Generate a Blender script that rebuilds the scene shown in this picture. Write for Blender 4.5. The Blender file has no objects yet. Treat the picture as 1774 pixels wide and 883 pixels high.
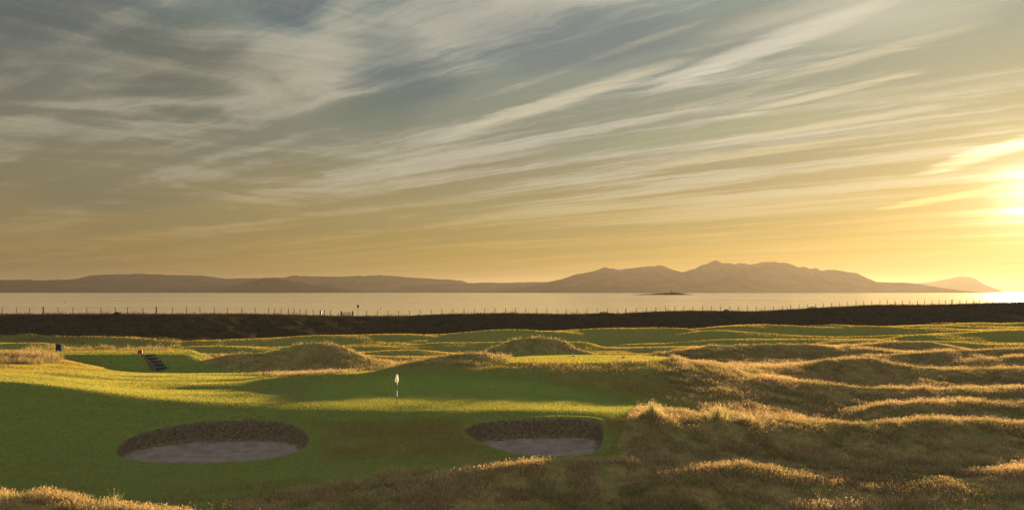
import bpy, math, random
import numpy as np
from mathutils import Vector

random.seed(7)
rng = np.random.default_rng(7)
scene = bpy.context.scene
R = math.radians

# ------------------------------------------------------------------ camera
F = 1392.0          # focal length in photo pixels (photo is 1774 x 883)
CX, HY = 887.0, 506.0
CAM_Z = 14.0        # camera above the sea, which lies at z = 0
cam_d = bpy.data.cameras.new("camera")
cam_d.sensor_width = 36.0
cam_d.lens = 36.0 * F / 1774.0
cam_d.shift_y = (HY - 441.5) / 1774.0
cam_d.clip_start = 0.1
cam_d.clip_end = 400000.0
cam = bpy.data.objects.new("camera", cam_d)
cam.location = (0, 0, CAM_Z)
cam.rotation_euler = (R(90), 0, 0)
scene.collection.objects.link(cam)
scene.camera = cam

# ------------------------------------------------------------------ exposure
EXPO = 2.5
vs = scene.view_settings
vs.view_transform = 'Standard'
vs.look = 'None'
vs.gamma = 1.0
vs.exposure = EXPO
vs.use_curve_mapping = False
scene.cycles.max_bounces = 6
scene.cycles.volume_bounces = 1
scene.cycles.sample_clamp_indirect = 4.0
K = 1.0 / 2 ** EXPO   # sky radiances below are written as they show, then divided by the exposure

# ------------------------------------------------------------------ sun and sky
SUN_V = Vector(((1783 - CX) / F, 1.0, (HY - 336) / F)).normalized()
SUN_EL = math.asin(SUN_V.z)
SUN_AZ = math.atan2(SUN_V.x, SUN_V.y)
sd = bpy.data.lights.new("sun", 'SUN')
sd.energy = 5.0
sd.angle = R(0.5)
sd.color = (1.0, 0.66, 0.30)
sun = bpy.data.objects.new("sun", sd)
sun.rotation_euler = (-SUN_V).to_track_quat('-Z', 'Y').to_euler()
sun.location = (200, 300, 200)
scene.collection.objects.link(sun)


class NT:
    """small helper to write node trees"""
    def __init__(self, tree):
        self.t = tree
        self.n = tree.nodes
        self.l = tree.links

    def new(self, kind, **kw):
        n = self.n.new(kind)
        for k, v in kw.items():
            setattr(n, k, v)
        return n

    def put(self, sock, v):
        if isinstance(v, bpy.types.NodeSocket):
            self.l.new(v, sock)
        elif v is not None:
            sock.default_value = v

    def math(self, op, a, b=None, c=None, clamp=False):
        n = self.new('ShaderNodeMath', operation=op, use_clamp=clamp)
        self.put(n.inputs[0], a)
        if b is not None:
            self.put(n.inputs[1], b)
        if c is not None:
            self.put(n.inputs[2], c)
        return n.outputs[0]

    def vec(self, op, a, b=None, s=None):
        n = self.new('ShaderNodeVectorMath', operation=op)
        self.put(n.inputs[0], a)
        if b is not None:
            self.put(n.inputs[1], b)
        if s is not None:
            self.put(n.inputs['Scale'], s)
        return n.outputs['Value'] if op in ('DOT_PRODUCT', 'LENGTH') else n.outputs[0]

    def comb(self, x, y, z):
        n = self.new('ShaderNodeCombineXYZ')
        for i, v in enumerate((x, y, z)):
            self.put(n.inputs[i], v)
        return n.outputs[0]

    def sep(self, v):
        n = self.new('ShaderNodeSeparateXYZ')
        self.put(n.inputs[0], v)
        return n.outputs

    def mix(self, f, a, b, blend='MIX', clamp=True):
        n = self.new('ShaderNodeMix', data_type='RGBA', blend_type=blend)
        n.clamp_factor = clamp
        self.put(n.inputs[0], f)
        self.put(n.inputs[6], a)
        self.put(n.inputs[7], b)
        return n.outputs[2]

    def noise(self, v, scale=1.0, detail=3.0, rough=0.5, dist=0.0, color=False):
        n = self.new('ShaderNodeTexNoise')
        self.put(n.inputs['Vector'], v)
        n.inputs['Scale'].default_value = scale
        n.inputs['Detail'].default_value = detail
        n.inputs['Roughness'].default_value = rough
        n.inputs['Distortion'].default_value = dist
        return n.outputs['Color'] if color else n.outputs['Fac']

    def ramp(self, f, stops, interp='LINEAR'):
        n = self.new('ShaderNodeValToRGB')
        cr = n.color_ramp
        cr.interpolation = interp
        while len(cr.elements) < len(stops):
            cr.elements.new(0.5)
        for e, (p, c) in zip(cr.elements, stops):
            e.position = p
            e.color = c
        self.put(n.inputs[0], f)
        return n.outputs[0]

    def step(self, f, a, b):
        n = self.new('ShaderNodeMapRange', interpolation_type='SMOOTHSTEP')
        self.put(n.inputs[0], f)
        n.inputs[1].default_value = a
        n.inputs[2].default_value = b
        return n.outputs[0]

    def attr(self, name):
        return self.new('ShaderNodeAttribute', attribute_name=name).outputs['Fac']


def lin(r, g, b, k=1.0):
    def f(c):
        c /= 255.0
        return c / 12.92 if c <= 0.04045 else ((c + 0.055) / 1.055) ** 2.4
    return (f(r) * k, f(g) * k, f(b) * k, 1.0)


def pdir(px, py):
    return Vector(((px - CX) / F, 1.0, (HY - py) / F)).normalized()


world = bpy.data.worlds.new("World")
scene.world = world
world.use_nodes = True
wt = world.node_tree
wt.nodes.clear()
w = NT(wt)
coord = w.new('ShaderNodeTexCoord').outputs['Generated']
dx, dy, dz = w.sep(coord)
zc = w.math('MAXIMUM', dz, 0.0)
ct = w.vec('DOT_PRODUCT', coord, tuple(SUN_V))
# clear air: one ramp by height away from the sun, one near it
away = w.ramp(zc, [(0.0, lin(122, 102, 64)), (0.05, lin(148, 124, 76)), (0.10, lin(148, 132, 94)), (0.18, lin(128, 124, 106)),
                  (0.30, lin(108, 120, 116)), (0.5, lin(96, 112, 118)), (1.0, lin(98, 114, 128))])
near = w.ramp(zc, [(0.0, lin(176, 138, 40)), (0.045, lin(170, 143, 54)), (0.10, lin(168, 149, 86)), (0.18, lin(142, 143, 120)),
                  (0.30, lin(136, 154, 148)), (0.5, lin(124, 140, 144)), (1.0, lin(98, 114, 128))])
tmix = w.step(ct, 0.36, 1.0)
clear = w.mix(tmix, away, near)
# cirrus: noise on a flat layer overhead, drawn out along one bearing
inv = w.math('DIVIDE', 1.0, w.math('ADD', zc, 0.04))
pxy = w.comb(w.math('MULTIPLY', dx, inv), w.math('MULTIPLY', dy, inv), 0.0)
fw = w.vec('SUBTRACT', w.noise(pxy, 3.2, 4.0, 0.6, 0, True), (0.5, 0.5, 0.5))
pxy = w.vec('ADD', pxy, w.vec('SCALE', fw, s=0.16))


def streak(ang, lx, ly, scale, detail, rough, dist, seed, warp=0.0):
    m = w.new('ShaderNodeVectorRotate', rotation_type='Z_AXIS')
    w.put(m.inputs['Vector'], pxy)
    m.inputs['Angle'].default_value = ang
    v = w.vec('MULTIPLY', m.outputs[0], (lx, ly, 1.0))
    v = w.vec('ADD', v, (seed, seed * 0.7, seed * 0.3))
    if warp:
        wv = w.noise(v, 0.6, 2.0, 0.5, 0, True)
        wv = w.vec('SUBTRACT', wv, (0.5, 0.5, 0.5))
        v = w.vec('ADD', v, w.vec('SCALE', wv, s=warp))
    return w.noise(v, scale, detail, rough, dist)


AX = R(-142)      # bearing the streaks follow
n_soft = streak(AX, 0.28, 1.0, 1.1, 4, 0.5, 0.3, 3.1, 0.8)
n_str = streak(AX, 0.13, 1.2, 1.9, 7, 0.58, 0.25, 8.4, 0.9)
n_fine = streak(AX, 0.10, 1.7, 4.2, 8, 0.62, 0.4, 1.7, 0.8)
n_swirl = streak(R(-20), 0.7, 1.0, 1.5, 8, 0.6, 1.2, 5.2, 1.4)
dleft = w.math('SUBTRACT', 1.0, w.step(dx, -0.35, 0.02))
n_fil = streak(R(-136), 0.30, 2.0, 8.0, 8, 0.68, 0.9, 6.6, 0.5)
band = w.math('ADD', w.math('ADD', w.math('MULTIPLY', n_str, 0.50), w.math('MULTIPLY', n_fine, 0.36)), w.math('MULTIPLY', n_fil, 0.14))
band_s = w.math('ADD', w.math('ADD', w.math('MULTIPLY', n_swirl, 0.58), w.math('MULTIPLY', n_str, 0.32)), w.math('MULTIPLY', n_fil, 0.10))
bmix = w.new('ShaderNodeMix', data_type='FLOAT')
w.put(bmix.inputs[0], w.math('MULTIPLY', dleft, 0.8))
w.put(bmix.inputs[2], band)
w.put(bmix.inputs[3], band_s)
cl = w.step(w.math('ADD', bmix.outputs[0], w.math('MULTIPLY', w.math('SUBTRACT', n_soft, 0.5), 0.50)), 0.45, 0.63)
hi = w.step(zc, 0.02, 0.16)
cloud_col = w.mix(tmix, lin(180, 170, 146), lin(218, 212, 192))
cloud_low = w.mix(tmix, lin(178, 150, 100), lin(232, 200, 116))
cloud = w.mix(hi, cloud_low, cloud_col)
amt = w.math('MULTIPLY', cl, w.math('ADD', 0.22, w.math('MULTIPLY', hi, 0.50)))
sky = w.mix(amt, clear, cloud)
# thin grey veils between the streaks
veil = w.step(n_soft, 0.60, 0.36)
veil = w.math('MULTIPLY', veil, w.math('ADD', 0.10, w.math('MULTIPLY', hi, 0.17)))
veil_col = w.mix(tmix, lin(102, 106, 98), lin(150, 158, 142))
sky = w.mix(veil, sky, veil_col)


def blob(px, py, r, col, strength, sx=1.0, rot=0.0, ragged=4.5):
    """a softer opening or bank of cloud in one direction of the sky, its edge broken by the streaks"""
    global sky
    d = pdir(px, py)
    side = Vector((d.y, -d.x, 0)).normalized()
    up = side.cross(d)
    up = -up if up.z < 0 else up
    side, up = side * math.cos(R(rot)) + up * math.sin(R(rot)), up * math.cos(R(rot)) - side * math.sin(R(rot))
    a = w.math('DIVIDE', w.vec('DOT_PRODUCT', coord, tuple(side)), r * sx)
    b = w.math('DIVIDE', w.vec('DOT_PRODUCT', coord, tuple(-up)), r)
    q = w.math('ADD', w.math('MULTIPLY', a, a), w.math('MULTIPLY', b, b))
    q = w.math('ADD', q, w.math('MULTIPLY', w.math('SUBTRACT', 0.5, bmix.outputs[0]) if ragged < 0 else w.math('SUBTRACT', bmix.outputs[0], 0.5), abs(ragged)))
    front = w.step(w.vec('DOT_PRODUCT', coord, tuple(d)), 0.5, 0.7)
    g = w.math('MULTIPLY', w.step(q, 1.3, -0.2), front)
    sky = w.mix(w.math('MULTIPLY', g, strength), sky, col)


blob(690, 120, 0.055, lin(100, 116, 118), 0.85, 1.5)
blob(640, 190, 0.03, lin(112, 124, 112), 0.6, 2.2)
blob(490, -5, 0.035, lin(96, 108, 118), 0.8, 1.6)
blob(940, 55, 0.045, lin(108, 122, 128), 0.75, 4.0)
blob(1330, 40, 0.02, lin(122, 132, 126), 0.6, 4.0)
blob(60, 10, 0.06, lin(96, 100, 98), 0.6, 2.0)
blob(320, 110, 0.06, lin(104, 106, 92), 0.6, 1.6)
blob(1150, 240, 0.02, lin(150, 156, 124), 0.6, 4.5)
blob(1380, 210, 0.018, lin(160, 164, 132), 0.6, 4.5)
blob(190, 340, 0.022, lin(122, 120, 92), 0.5, 4.0)
blob(500, 140, 0.04, lin(186, 174, 144), 0.3, 1.8)
blob(1500, 30, 0.03, lin(228, 220, 196), 0.5, 5.0)
# the long bright mares' tails and the blue-green lanes between them
CREAM = lin(228, 216, 186)
blob(1190, 108, 0.012, lin(116, 132, 132), 0.55, 14, 15)
blob(1160, 240, 0.012, lin(152, 160, 130), 0.5, 16, 6)
blob(1400, 190, 0.010, lin(160, 166, 136), 0.5, 16, 7)
blob(1010, 158, 0.010, CREAM, 0.62, 20, 17, -7)
blob(1370, 62, 0.014, lin(234, 226, 206), 0.62, 14, 17, -7)
blob(1050, 95, 0.007, CREAM, 0.5, 22, 17, -7)
blob(1420, 120, 0.008, CREAM, 0.5, 22, 11, -7)
blob(1290, 268, 0.005, lin(232, 214, 166), 0.5, 30, 5, -6)
blob(1440, 160, 0.005, lin(232, 220, 184), 0.55, 22, 9, -6)
blob(1400, 222, 0.004, lin(230, 216, 176), 0.5, 32, 5, -6)
blob(575, 80, 0.034, lin(196, 188, 166), 0.35, 1.8, 60, -8)
blob(1740, 256, 0.009, lin(255, 244, 200, 1.25), 0.85, 9, 14, -5)
blob(1640, 342, 0.004, lin(250, 226, 140), 0.7, 20, 9, -5)
# unseen sky behind and overhead, brightness added to fill the shade on the ground
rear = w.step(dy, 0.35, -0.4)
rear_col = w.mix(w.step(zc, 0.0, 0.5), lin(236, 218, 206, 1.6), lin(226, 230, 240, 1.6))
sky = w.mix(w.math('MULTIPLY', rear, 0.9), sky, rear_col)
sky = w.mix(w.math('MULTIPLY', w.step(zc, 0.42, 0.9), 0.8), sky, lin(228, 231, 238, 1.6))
# glow of the sun through the thin cloud
ang = w.math('ARCCOSINE', w.math('MINIMUM', ct, 1.0))


def glow(width, col, k):
    global sky
    g = w.math('EXPONENT', w.math('MULTIPLY', w.math('DIVIDE', ang, width), -1.0))
    g = w.math('MULTIPLY', g, k)
    sky = w.mix(1.0, sky, w.mix(g, (0, 0, 0, 1), col), 'ADD')


glow(0.12, (1.0, 0.80, 0.10, 1), 0.26)
q_ = w.math('DIVIDE', ang, 0.033)
lor = w.math('DIVIDE', w.math('ADD', 0.9, w.math('MULTIPLY', cl, 1.6)), w.math('POWER', w.math('ADD', 1.0, w.math('MULTIPLY', q_, q_)), 1.6))
sky = w.mix(1.0, sky, w.mix(lor, (0, 0, 0, 1), (1.0, 0.93, 0.72, 1), clamp=False), 'ADD')
below = w.step(dz, 0.0, -0.03)
sky = w.mix(below, sky, lin(120, 110, 90))

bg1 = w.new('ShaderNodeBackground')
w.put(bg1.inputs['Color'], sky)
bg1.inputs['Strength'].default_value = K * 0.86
nish = w.new('ShaderNodeTexSky')
nish.sky_type = 'NISHITA'
nish.sun_disc = False
nish.sun_elevation = SUN_EL
nish.sun_rotation = SUN_AZ
nish.altitude = 0
nish.dust_density = 2.0
bg2 = w.new('ShaderNodeBackground')
w.put(bg2.inputs['Color'], nish.outputs[0])
bg2.inputs['Strength'].default_value = 0.05
NISH_K = 0.02
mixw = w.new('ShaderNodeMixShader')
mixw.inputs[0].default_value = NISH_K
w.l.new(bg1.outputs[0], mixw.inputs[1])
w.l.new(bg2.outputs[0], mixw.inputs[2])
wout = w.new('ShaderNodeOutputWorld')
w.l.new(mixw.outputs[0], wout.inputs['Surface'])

# ------------------------------------------------------------------ helpers
COL = scene.collection


def tag(o, label=None, cat=None, group=None, kind=None):
    if label:
        o['label'] = label
    if cat:
        o['category'] = cat
    if group:
        o['group'] = group
    if kind:
        o['kind'] = kind
    return o


def empty(name, loc, rz=0.0):
    o = bpy.data.objects.new(name, None)
    o.location = loc
    o.rotation_euler = (0, 0, rz)
    COL.objects.link(o)
    return o


class MB:
    def __init__(self):
        self.v, self.f = [], []

    def box(self, c, s, rz=0.0, taper=1.0):
        x, y, z = (q / 2 for q in s)
        b = len(self.v)
        cs, sn = math.cos(rz), math.sin(rz)
        for k, (i, j) in [(-1, p) for p in ((-1, -1), (1, -1), (1, 1), (-1, 1))] + [(1, p) for p in ((-1, -1), (1, -1), (1, 1), (-1, 1))]:
            t = taper if k > 0 else 1.0
            X, Y = i * x * t, j * y * t
            self.v.append((c[0] + X * cs - Y * sn, c[1] + X * sn + Y * cs, c[2] + k * z))
        for q in ((0, 3, 2, 1), (4, 5, 6, 7), (0, 1, 5, 4), (1, 2, 6, 5), (2, 3, 7, 6), (3, 0, 4, 7)):
            self.f.append(tuple(b + i for i in q))
        return self

    def tube(self, p, q, r0, r1=None, n=8, caps=True):
        r1 = r0 if r1 is None else r1
        p, q = Vector(p), Vector(q)
        d = (q - p).normalized()
        a = d.orthogonal().normalized()
        b = d.cross(a)
        s = len(self.v)
        for c, r in ((p, r0), (q, r1)):
            for i in range(n):
                t = 2 * math.pi * i / n
                self.v.append(tuple(c + a * (r * math.cos(t)) + b * (r * math.sin(t))))
        for i in range(n):
            j = (i + 1) % n
            self.f.append((s + i, s + j, s + n + j, s + n + i))
        if caps:
            self.f.append(tuple(s + i for i in reversed(range(n))))
            self.f.append(tuple(s + n + i for i in range(n)))
        return self

    def lathe(self, c, prof, n=16):
        s = len(self.v)
        for r, z in prof:
            for i in range(n):
                t = 2 * math.pi * i / n
                self.v.append((c[0] + r * math.cos(t), c[1] + r * math.sin(t), c[2] + z))
        for k in range(len(prof) - 1):
            for i in range(n):
                j = (i + 1) % n
                self.f.append((s + k * n + i, s + k * n + j, s + (k + 1) * n + j, s + (k + 1) * n + i))
        self.f.append(tuple(s + i for i in reversed(range(n))))
        self.f.append(tuple(s + (len(prof) - 1) * n + i for i in range(n)))
        return self

    def build(self, name, mat, parent=None, smooth=False, loc=None):
        me = bpy.data.meshes.new(name)
        me.from_pydata(self.v, [], self.f)
        me.materials.append(mat)
        if smooth:
            me.polygons.foreach_set('use_smooth', [True] * len(me.polygons))
        me.update()
        o = bpy.data.objects.new(name, me)
        if loc is not None:
            o.location = loc
        COL.objects.link(o)
        if parent is not None:
            o.parent = parent
        return o


def np_mesh(name, co, faces, mat, smooth=False, attrs=None):
    """mesh straight from arrays; faces is (n, k) with k equal for all"""
    me = bpy.data.meshes.new(name)
    n, k = faces.shape
    me.vertices.add(len(co))
    me.vertices.foreach_set('co', co.astype(np.float32).ravel())
    me.loops.add(n * k)
    me.loops.foreach_set('vertex_index', faces.astype(np.int32).ravel())
    me.polygons.add(n)
    me.polygons.foreach_set('loop_start', np.arange(0, n * k, k, dtype=np.int32))
    me.polygons.foreach_set('loop_total', np.full(n, k, dtype=np.int32))
    if smooth:
        me.polygons.foreach_set('use_smooth', np.ones(n, dtype=bool))
    me.update(calc_edges=True)
    for an, arr in (attrs or {}).items():
        a = me.attributes.new(an, 'FLOAT', 'POINT')
        a.data.foreach_set('value', arr.astype(np.float32))
    me.materials.append(mat)
    o = bpy.data.objects.new(name, me)
    COL.objects.link(o)
    return o


def simple_mat(name, col, rough=0.7, var=0.25, scale=6.0, metallic=0.0, bump=0.0, spec=0.3):
    m = bpy.data.materials.new(name)
    m.use_nodes = True
    m.node_tree.nodes.clear()
    t = NT(m.node_tree)
    tc = t.new('ShaderNodeTexCoord').outputs['Object']
    nz = t.noise(tc, scale, 5, 0.6)
    dark = tuple(c * (1 - var) for c in col) + (1,)
    lite = tuple(c * (1 + var) for c in col) + (1,)
    c = t.mix(t.step(nz, 0.3, 0.7), dark, lite)
    p = t.new('ShaderNodeBsdfPrincipled')
    t.put(p.inputs['Base Color'], c)
    p.inputs['Roughness'].default_value = rough
    p.inputs['Metallic'].default_value = metallic
    p.inputs['Specular IOR Level'].default_value = spec
    if bump:
        b = t.new('ShaderNodeBump')
        b.inputs['Strength'].default_value = bump
        b.inputs['Distance'].default_value = 0.01
        t.put(b.inputs['Height'], nz)
        t.l.new(b.outputs[0], p.inputs['Normal'])
    o = t.new('ShaderNodeOutputMaterial')
    t.l.new(p.outputs[0], o.inputs['Surface'])
    return m


# --- value noise in numpy
def vnoise(x, y, seed=0):
    xi, yi = np.floor(x).astype(np.int64), np.floor(y).astype(np.int64)
    fx, fy = x - xi, y - yi
    fx, fy = fx * fx * fx * (fx * (fx * 6 - 15) + 10), fy * fy * fy * (fy * (fy * 6 - 15) + 10)

    def h(a, b):
        n = (a * 374761393 + b * 668265263 + seed * 1442695041) & 0xffffffff
        n = ((n ^ (n >> 13)) * 1274126177) & 0xffffffff
        n = (n ^ (n >> 16)) & 0xffff
        return n / 65535.0
    return (h(xi, yi) * (1 - fx) + h(xi + 1, yi) * fx) * (1 - fy) + (h(xi, yi + 1) * (1 - fx) + h(xi + 1, yi + 1) * fx) * fy


def fbm(x, y, oct=4, seed=0, gain=0.5):
    s, a, n = 0.0, 1.0, 0.0
    for i in range(oct):
        s = s + a * (vnoise(x * 2 ** i, y * 2 ** i, seed + i * 17) - 0.5)
        n += a
        a *= gain
    return s / n * 2


def sstep(x, a, b):
    t = np.clip((x - a) / (b - a), 0, 1)
    return t * t * (3 - 2 * t)


# ------------------------------------------------------------------ terrain
# heights below are relative to the camera, at stations across (photo columns) and away (metres)
PXS = np.array([-1500, -500, 0, 300, 600, 900, 1200, 1500, 1774, 2300, 3500], float)
TAB = {
    -80: [-1.7] * 11, -5: [-1.75] * 11, 3: [-2.2] * 11, 12: [-6.4] * 11,
    #      -1500 -500  0    300   600   900   1200  1500  1774  2300 3500
    20:  [-7.4, -8.0, -8.8, -9.9, -10.8, -10.8, -10.8, -10.8, -10.6, -9.4, -8.0],
    24:  [-7.4, -7.9, -9.0, -10.1, -10.9, -10.9, -10.9, -10.9, -10.7, -9.4, -8.0],
    29:  [-7.4, -8.0, -9.4, -10.3, -10.9, -10.95, -10.9, -10.9, -10.8, -9.4, -8.0],
    34:  [-7.6, -8.6, -9.9, -10.5, -10.9, -11.05, -11.15, -11.15, -11.0, -9.2, -8.0],
    38:  [-7.8, -9.0, -10.2, -10.6, -10.85, -11.0, -11.1, -11.15, -11.0, -9.0, -8.0],
    42:  [-7.8, -9.0, -10.15, -10.5, -10.5, -10.6, -10.8, -10.85, -10.7, -9.0, -8.0],
    47:  [-7.4, -8.4, -9.5, -10.0, -9.85, -9.85, -9.95, -10.5, -10.5, -9.0, -8.0],
    50:  [-7.0, -7.8, -8.9, -9.5, -9.35, -9.35, -9.7, -10.6, -10.6, -9.0, -8.0],
    53.5:  [-6.6, -6.9, -7.85, -8.65, -8.75, -8.45, -8.7, -10.0, -10.0, -8.8, -7.8],
    56:  [-6.4, -6.4, -6.95, -8.0, -8.2, -8.12, -8.5, -9.8, -9.8, -8.6, -7.6],
    58:  [-6.3, -6.2, -6.4, -7.7, -8.07, -8.10, -8.55, -9.9, -9.9, -8.6, -7.6],
    60:  [-6.35, -6.25, -6.42, -7.7, -8.02, -8.08, -8.6, -9.95, -9.95, -8.6, -7.6],
    62:  [-6.4, -6.3, -6.5, -7.72, -7.85, -7.95, -8.45, -10.0, -10.0, -8.6, -7.6],
    66:  [-6.6, -6.5, -6.7, -7.82, -7.40, -7.48, -7.9, -10.0, -10.0, -8.6, -7.6],
    69:  [-6.7, -6.6, -6.85, -7.9, -7.02, -7.08, -7.4, -9.9, -9.9, -8.6, -7.6],
    72:  [-6.9, -6.8, -7.0, -8.0, -7.2, -6.68, -6.9, -9.7, -9.7, -8.5, -7.6],
    75:  [-7.0, -6.9, -7.1, -8.1, -7.8, -6.6, -6.8, -9.6, -9.6, -8.4, -7.6],
    80:  [-7.2, -7.1, -7.3, -8.3, -8.4, -6.7, -7.0, -9.5, -9.5, -8.3, -7.6],
    84:  [-7.4, -7.3, -7.4, -8.6, -8.8, -7.6, -7.8, -9.3, -9.4, -8.3, -7.6],
    90:  [-7.5, -7.5, -7.5, -9.3, -9.2, -8.6, -8.4, -8.9, -8.9, -8.3, -7.6],
    95:  [-7.7, -7.7, -7.7, -9.4, -9.4, -9.0, -8.7, -8.9, -8.9, -8.3, -7.6],
    102: [-8.0, -8.0, -8.0, -9.1, -9.4, -9.2, -9.0, -9.0, -9.0, -8.4, -7.6],
    115: [-8.4, -8.6, -8.8, -9.2, -9.5, -9.4, -9.2, -9.1, -9.0, -8.4, -7.6],
    130: [-8.6, -8.9, -9.1, -9.4, -9.5, -9.5, -9.3, -9.2, -9.1, -8.4, -7.6],
    150: [-8.6, -8.9, -9.2, -9.4, -9.5, -9.4, -9.2, -9.1, -9.0, -8.4, -7.6],
    175: [-8.6, -8.6, -8.9, -9.3, -9.5, -9.4, -9.2, -9.0, -8.8, -8.2, -7.4],
    220: [-10, -10, -10, -10, -10, -9.6, -9.4, -9.0, -8.6, -8.0, -7.2],
    300: [-13, -13, -13, -13, -13, -12.6, -11.6, -10.6, -9.6, -9.0, -8.6],
    360: [-15, -15, -15, -15, -15, -15, -15, -14.6, -14, -13.4, -13],
    430: [-17] * 11, 700: [-22] * 11, 900: [-24] * 11,
}
TY = np.array(sorted(TAB), float)
TZ = np.array([TAB[k] if k in TAB else TAB[int(k)] for k in sorted(TAB)], float)


def pchip_slopes(x, y, axis=0):
    y = np.moveaxis(y, axis, 0)
    h = np.diff(x)
    hh = h.reshape((-1,) + (1,) * (y.ndim - 1))
    d = np.diff(y, axis=0) / hh
    m = np.zeros_like(y)
    w1 = 2 * hh[1:] + hh[:-1]
    w2 = hh[1:] + 2 * hh[:-1]
    s = d[:-1] * d[1:]
    with np.errstate(divide='ignore', invalid='ignore'):
        mm = (w1 + w2) / (w1 / d[:-1] + w2 / d[1:])
    m[1:-1] = np.where(s > 0, np.nan_to_num(mm), 0)
    m[0], m[-1] = d[0], d[-1]
    return np.moveaxis(m, 0, axis)


# the table resampled finely across, then monotone cubic along the distance
UF = np.linspace(-1500, 3500, 501)


def hermite(xs, ys, ms, q):
    i = np.clip(np.searchsorted(xs, q) - 1, 0, len(xs) - 2)
    h = xs[i + 1] - xs[i]
    t = np.clip((q - xs[i]) / h, 0, 1)
    return i, h, t


def build_fine():
    ms = pchip_slopes(PXS, TZ, 1)
    i, h, t = hermite(PXS, None, None, UF)
    t2, t3 = t * t, t ** 3
    return (TZ[:, i] * (2 * t3 - 3 * t2 + 1) + ms[:, i] * h * (t3 - 2 * t2 + t)
            + TZ[:, i + 1] * (-2 * t3 + 3 * t2) + ms[:, i + 1] * h * (t3 - t2))


FZ = build_fine()
FM = pchip_slopes(TY, FZ, 0)


def px_of(X, Y):
    return CX + F * X / np.maximum(Y, 3.0)


def base_h(X, Y):
    u = np.clip(px_of(X, Y), -1499, 3499)
    fu = (u + 1500) / 10.0
    iu = np.clip(fu.astype(int), 0, 499)
    tu = fu - iu
    iy = np.clip(np.searchsorted(TY, Y) - 1, 0, len(TY) - 2)
    h = TY[iy + 1] - TY[iy]
    t = np.clip((Y - TY[iy]) / h, 0, 1)
    t2, t3 = t * t, t ** 3
    a, b, c, d = 2 * t3 - 3 * t2 + 1, (t3 - 2 * t2 + t) * h, -2 * t3 + 3 * t2, (t3 - t2) * h

    def ev(k):
        return FZ[iy, k] * a + FM[iy, k] * b + FZ[iy + 1, k] * c + FM[iy + 1, k] * d
    return ev(iu) * (1 - tu) + ev(iu + 1) * tu


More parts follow.
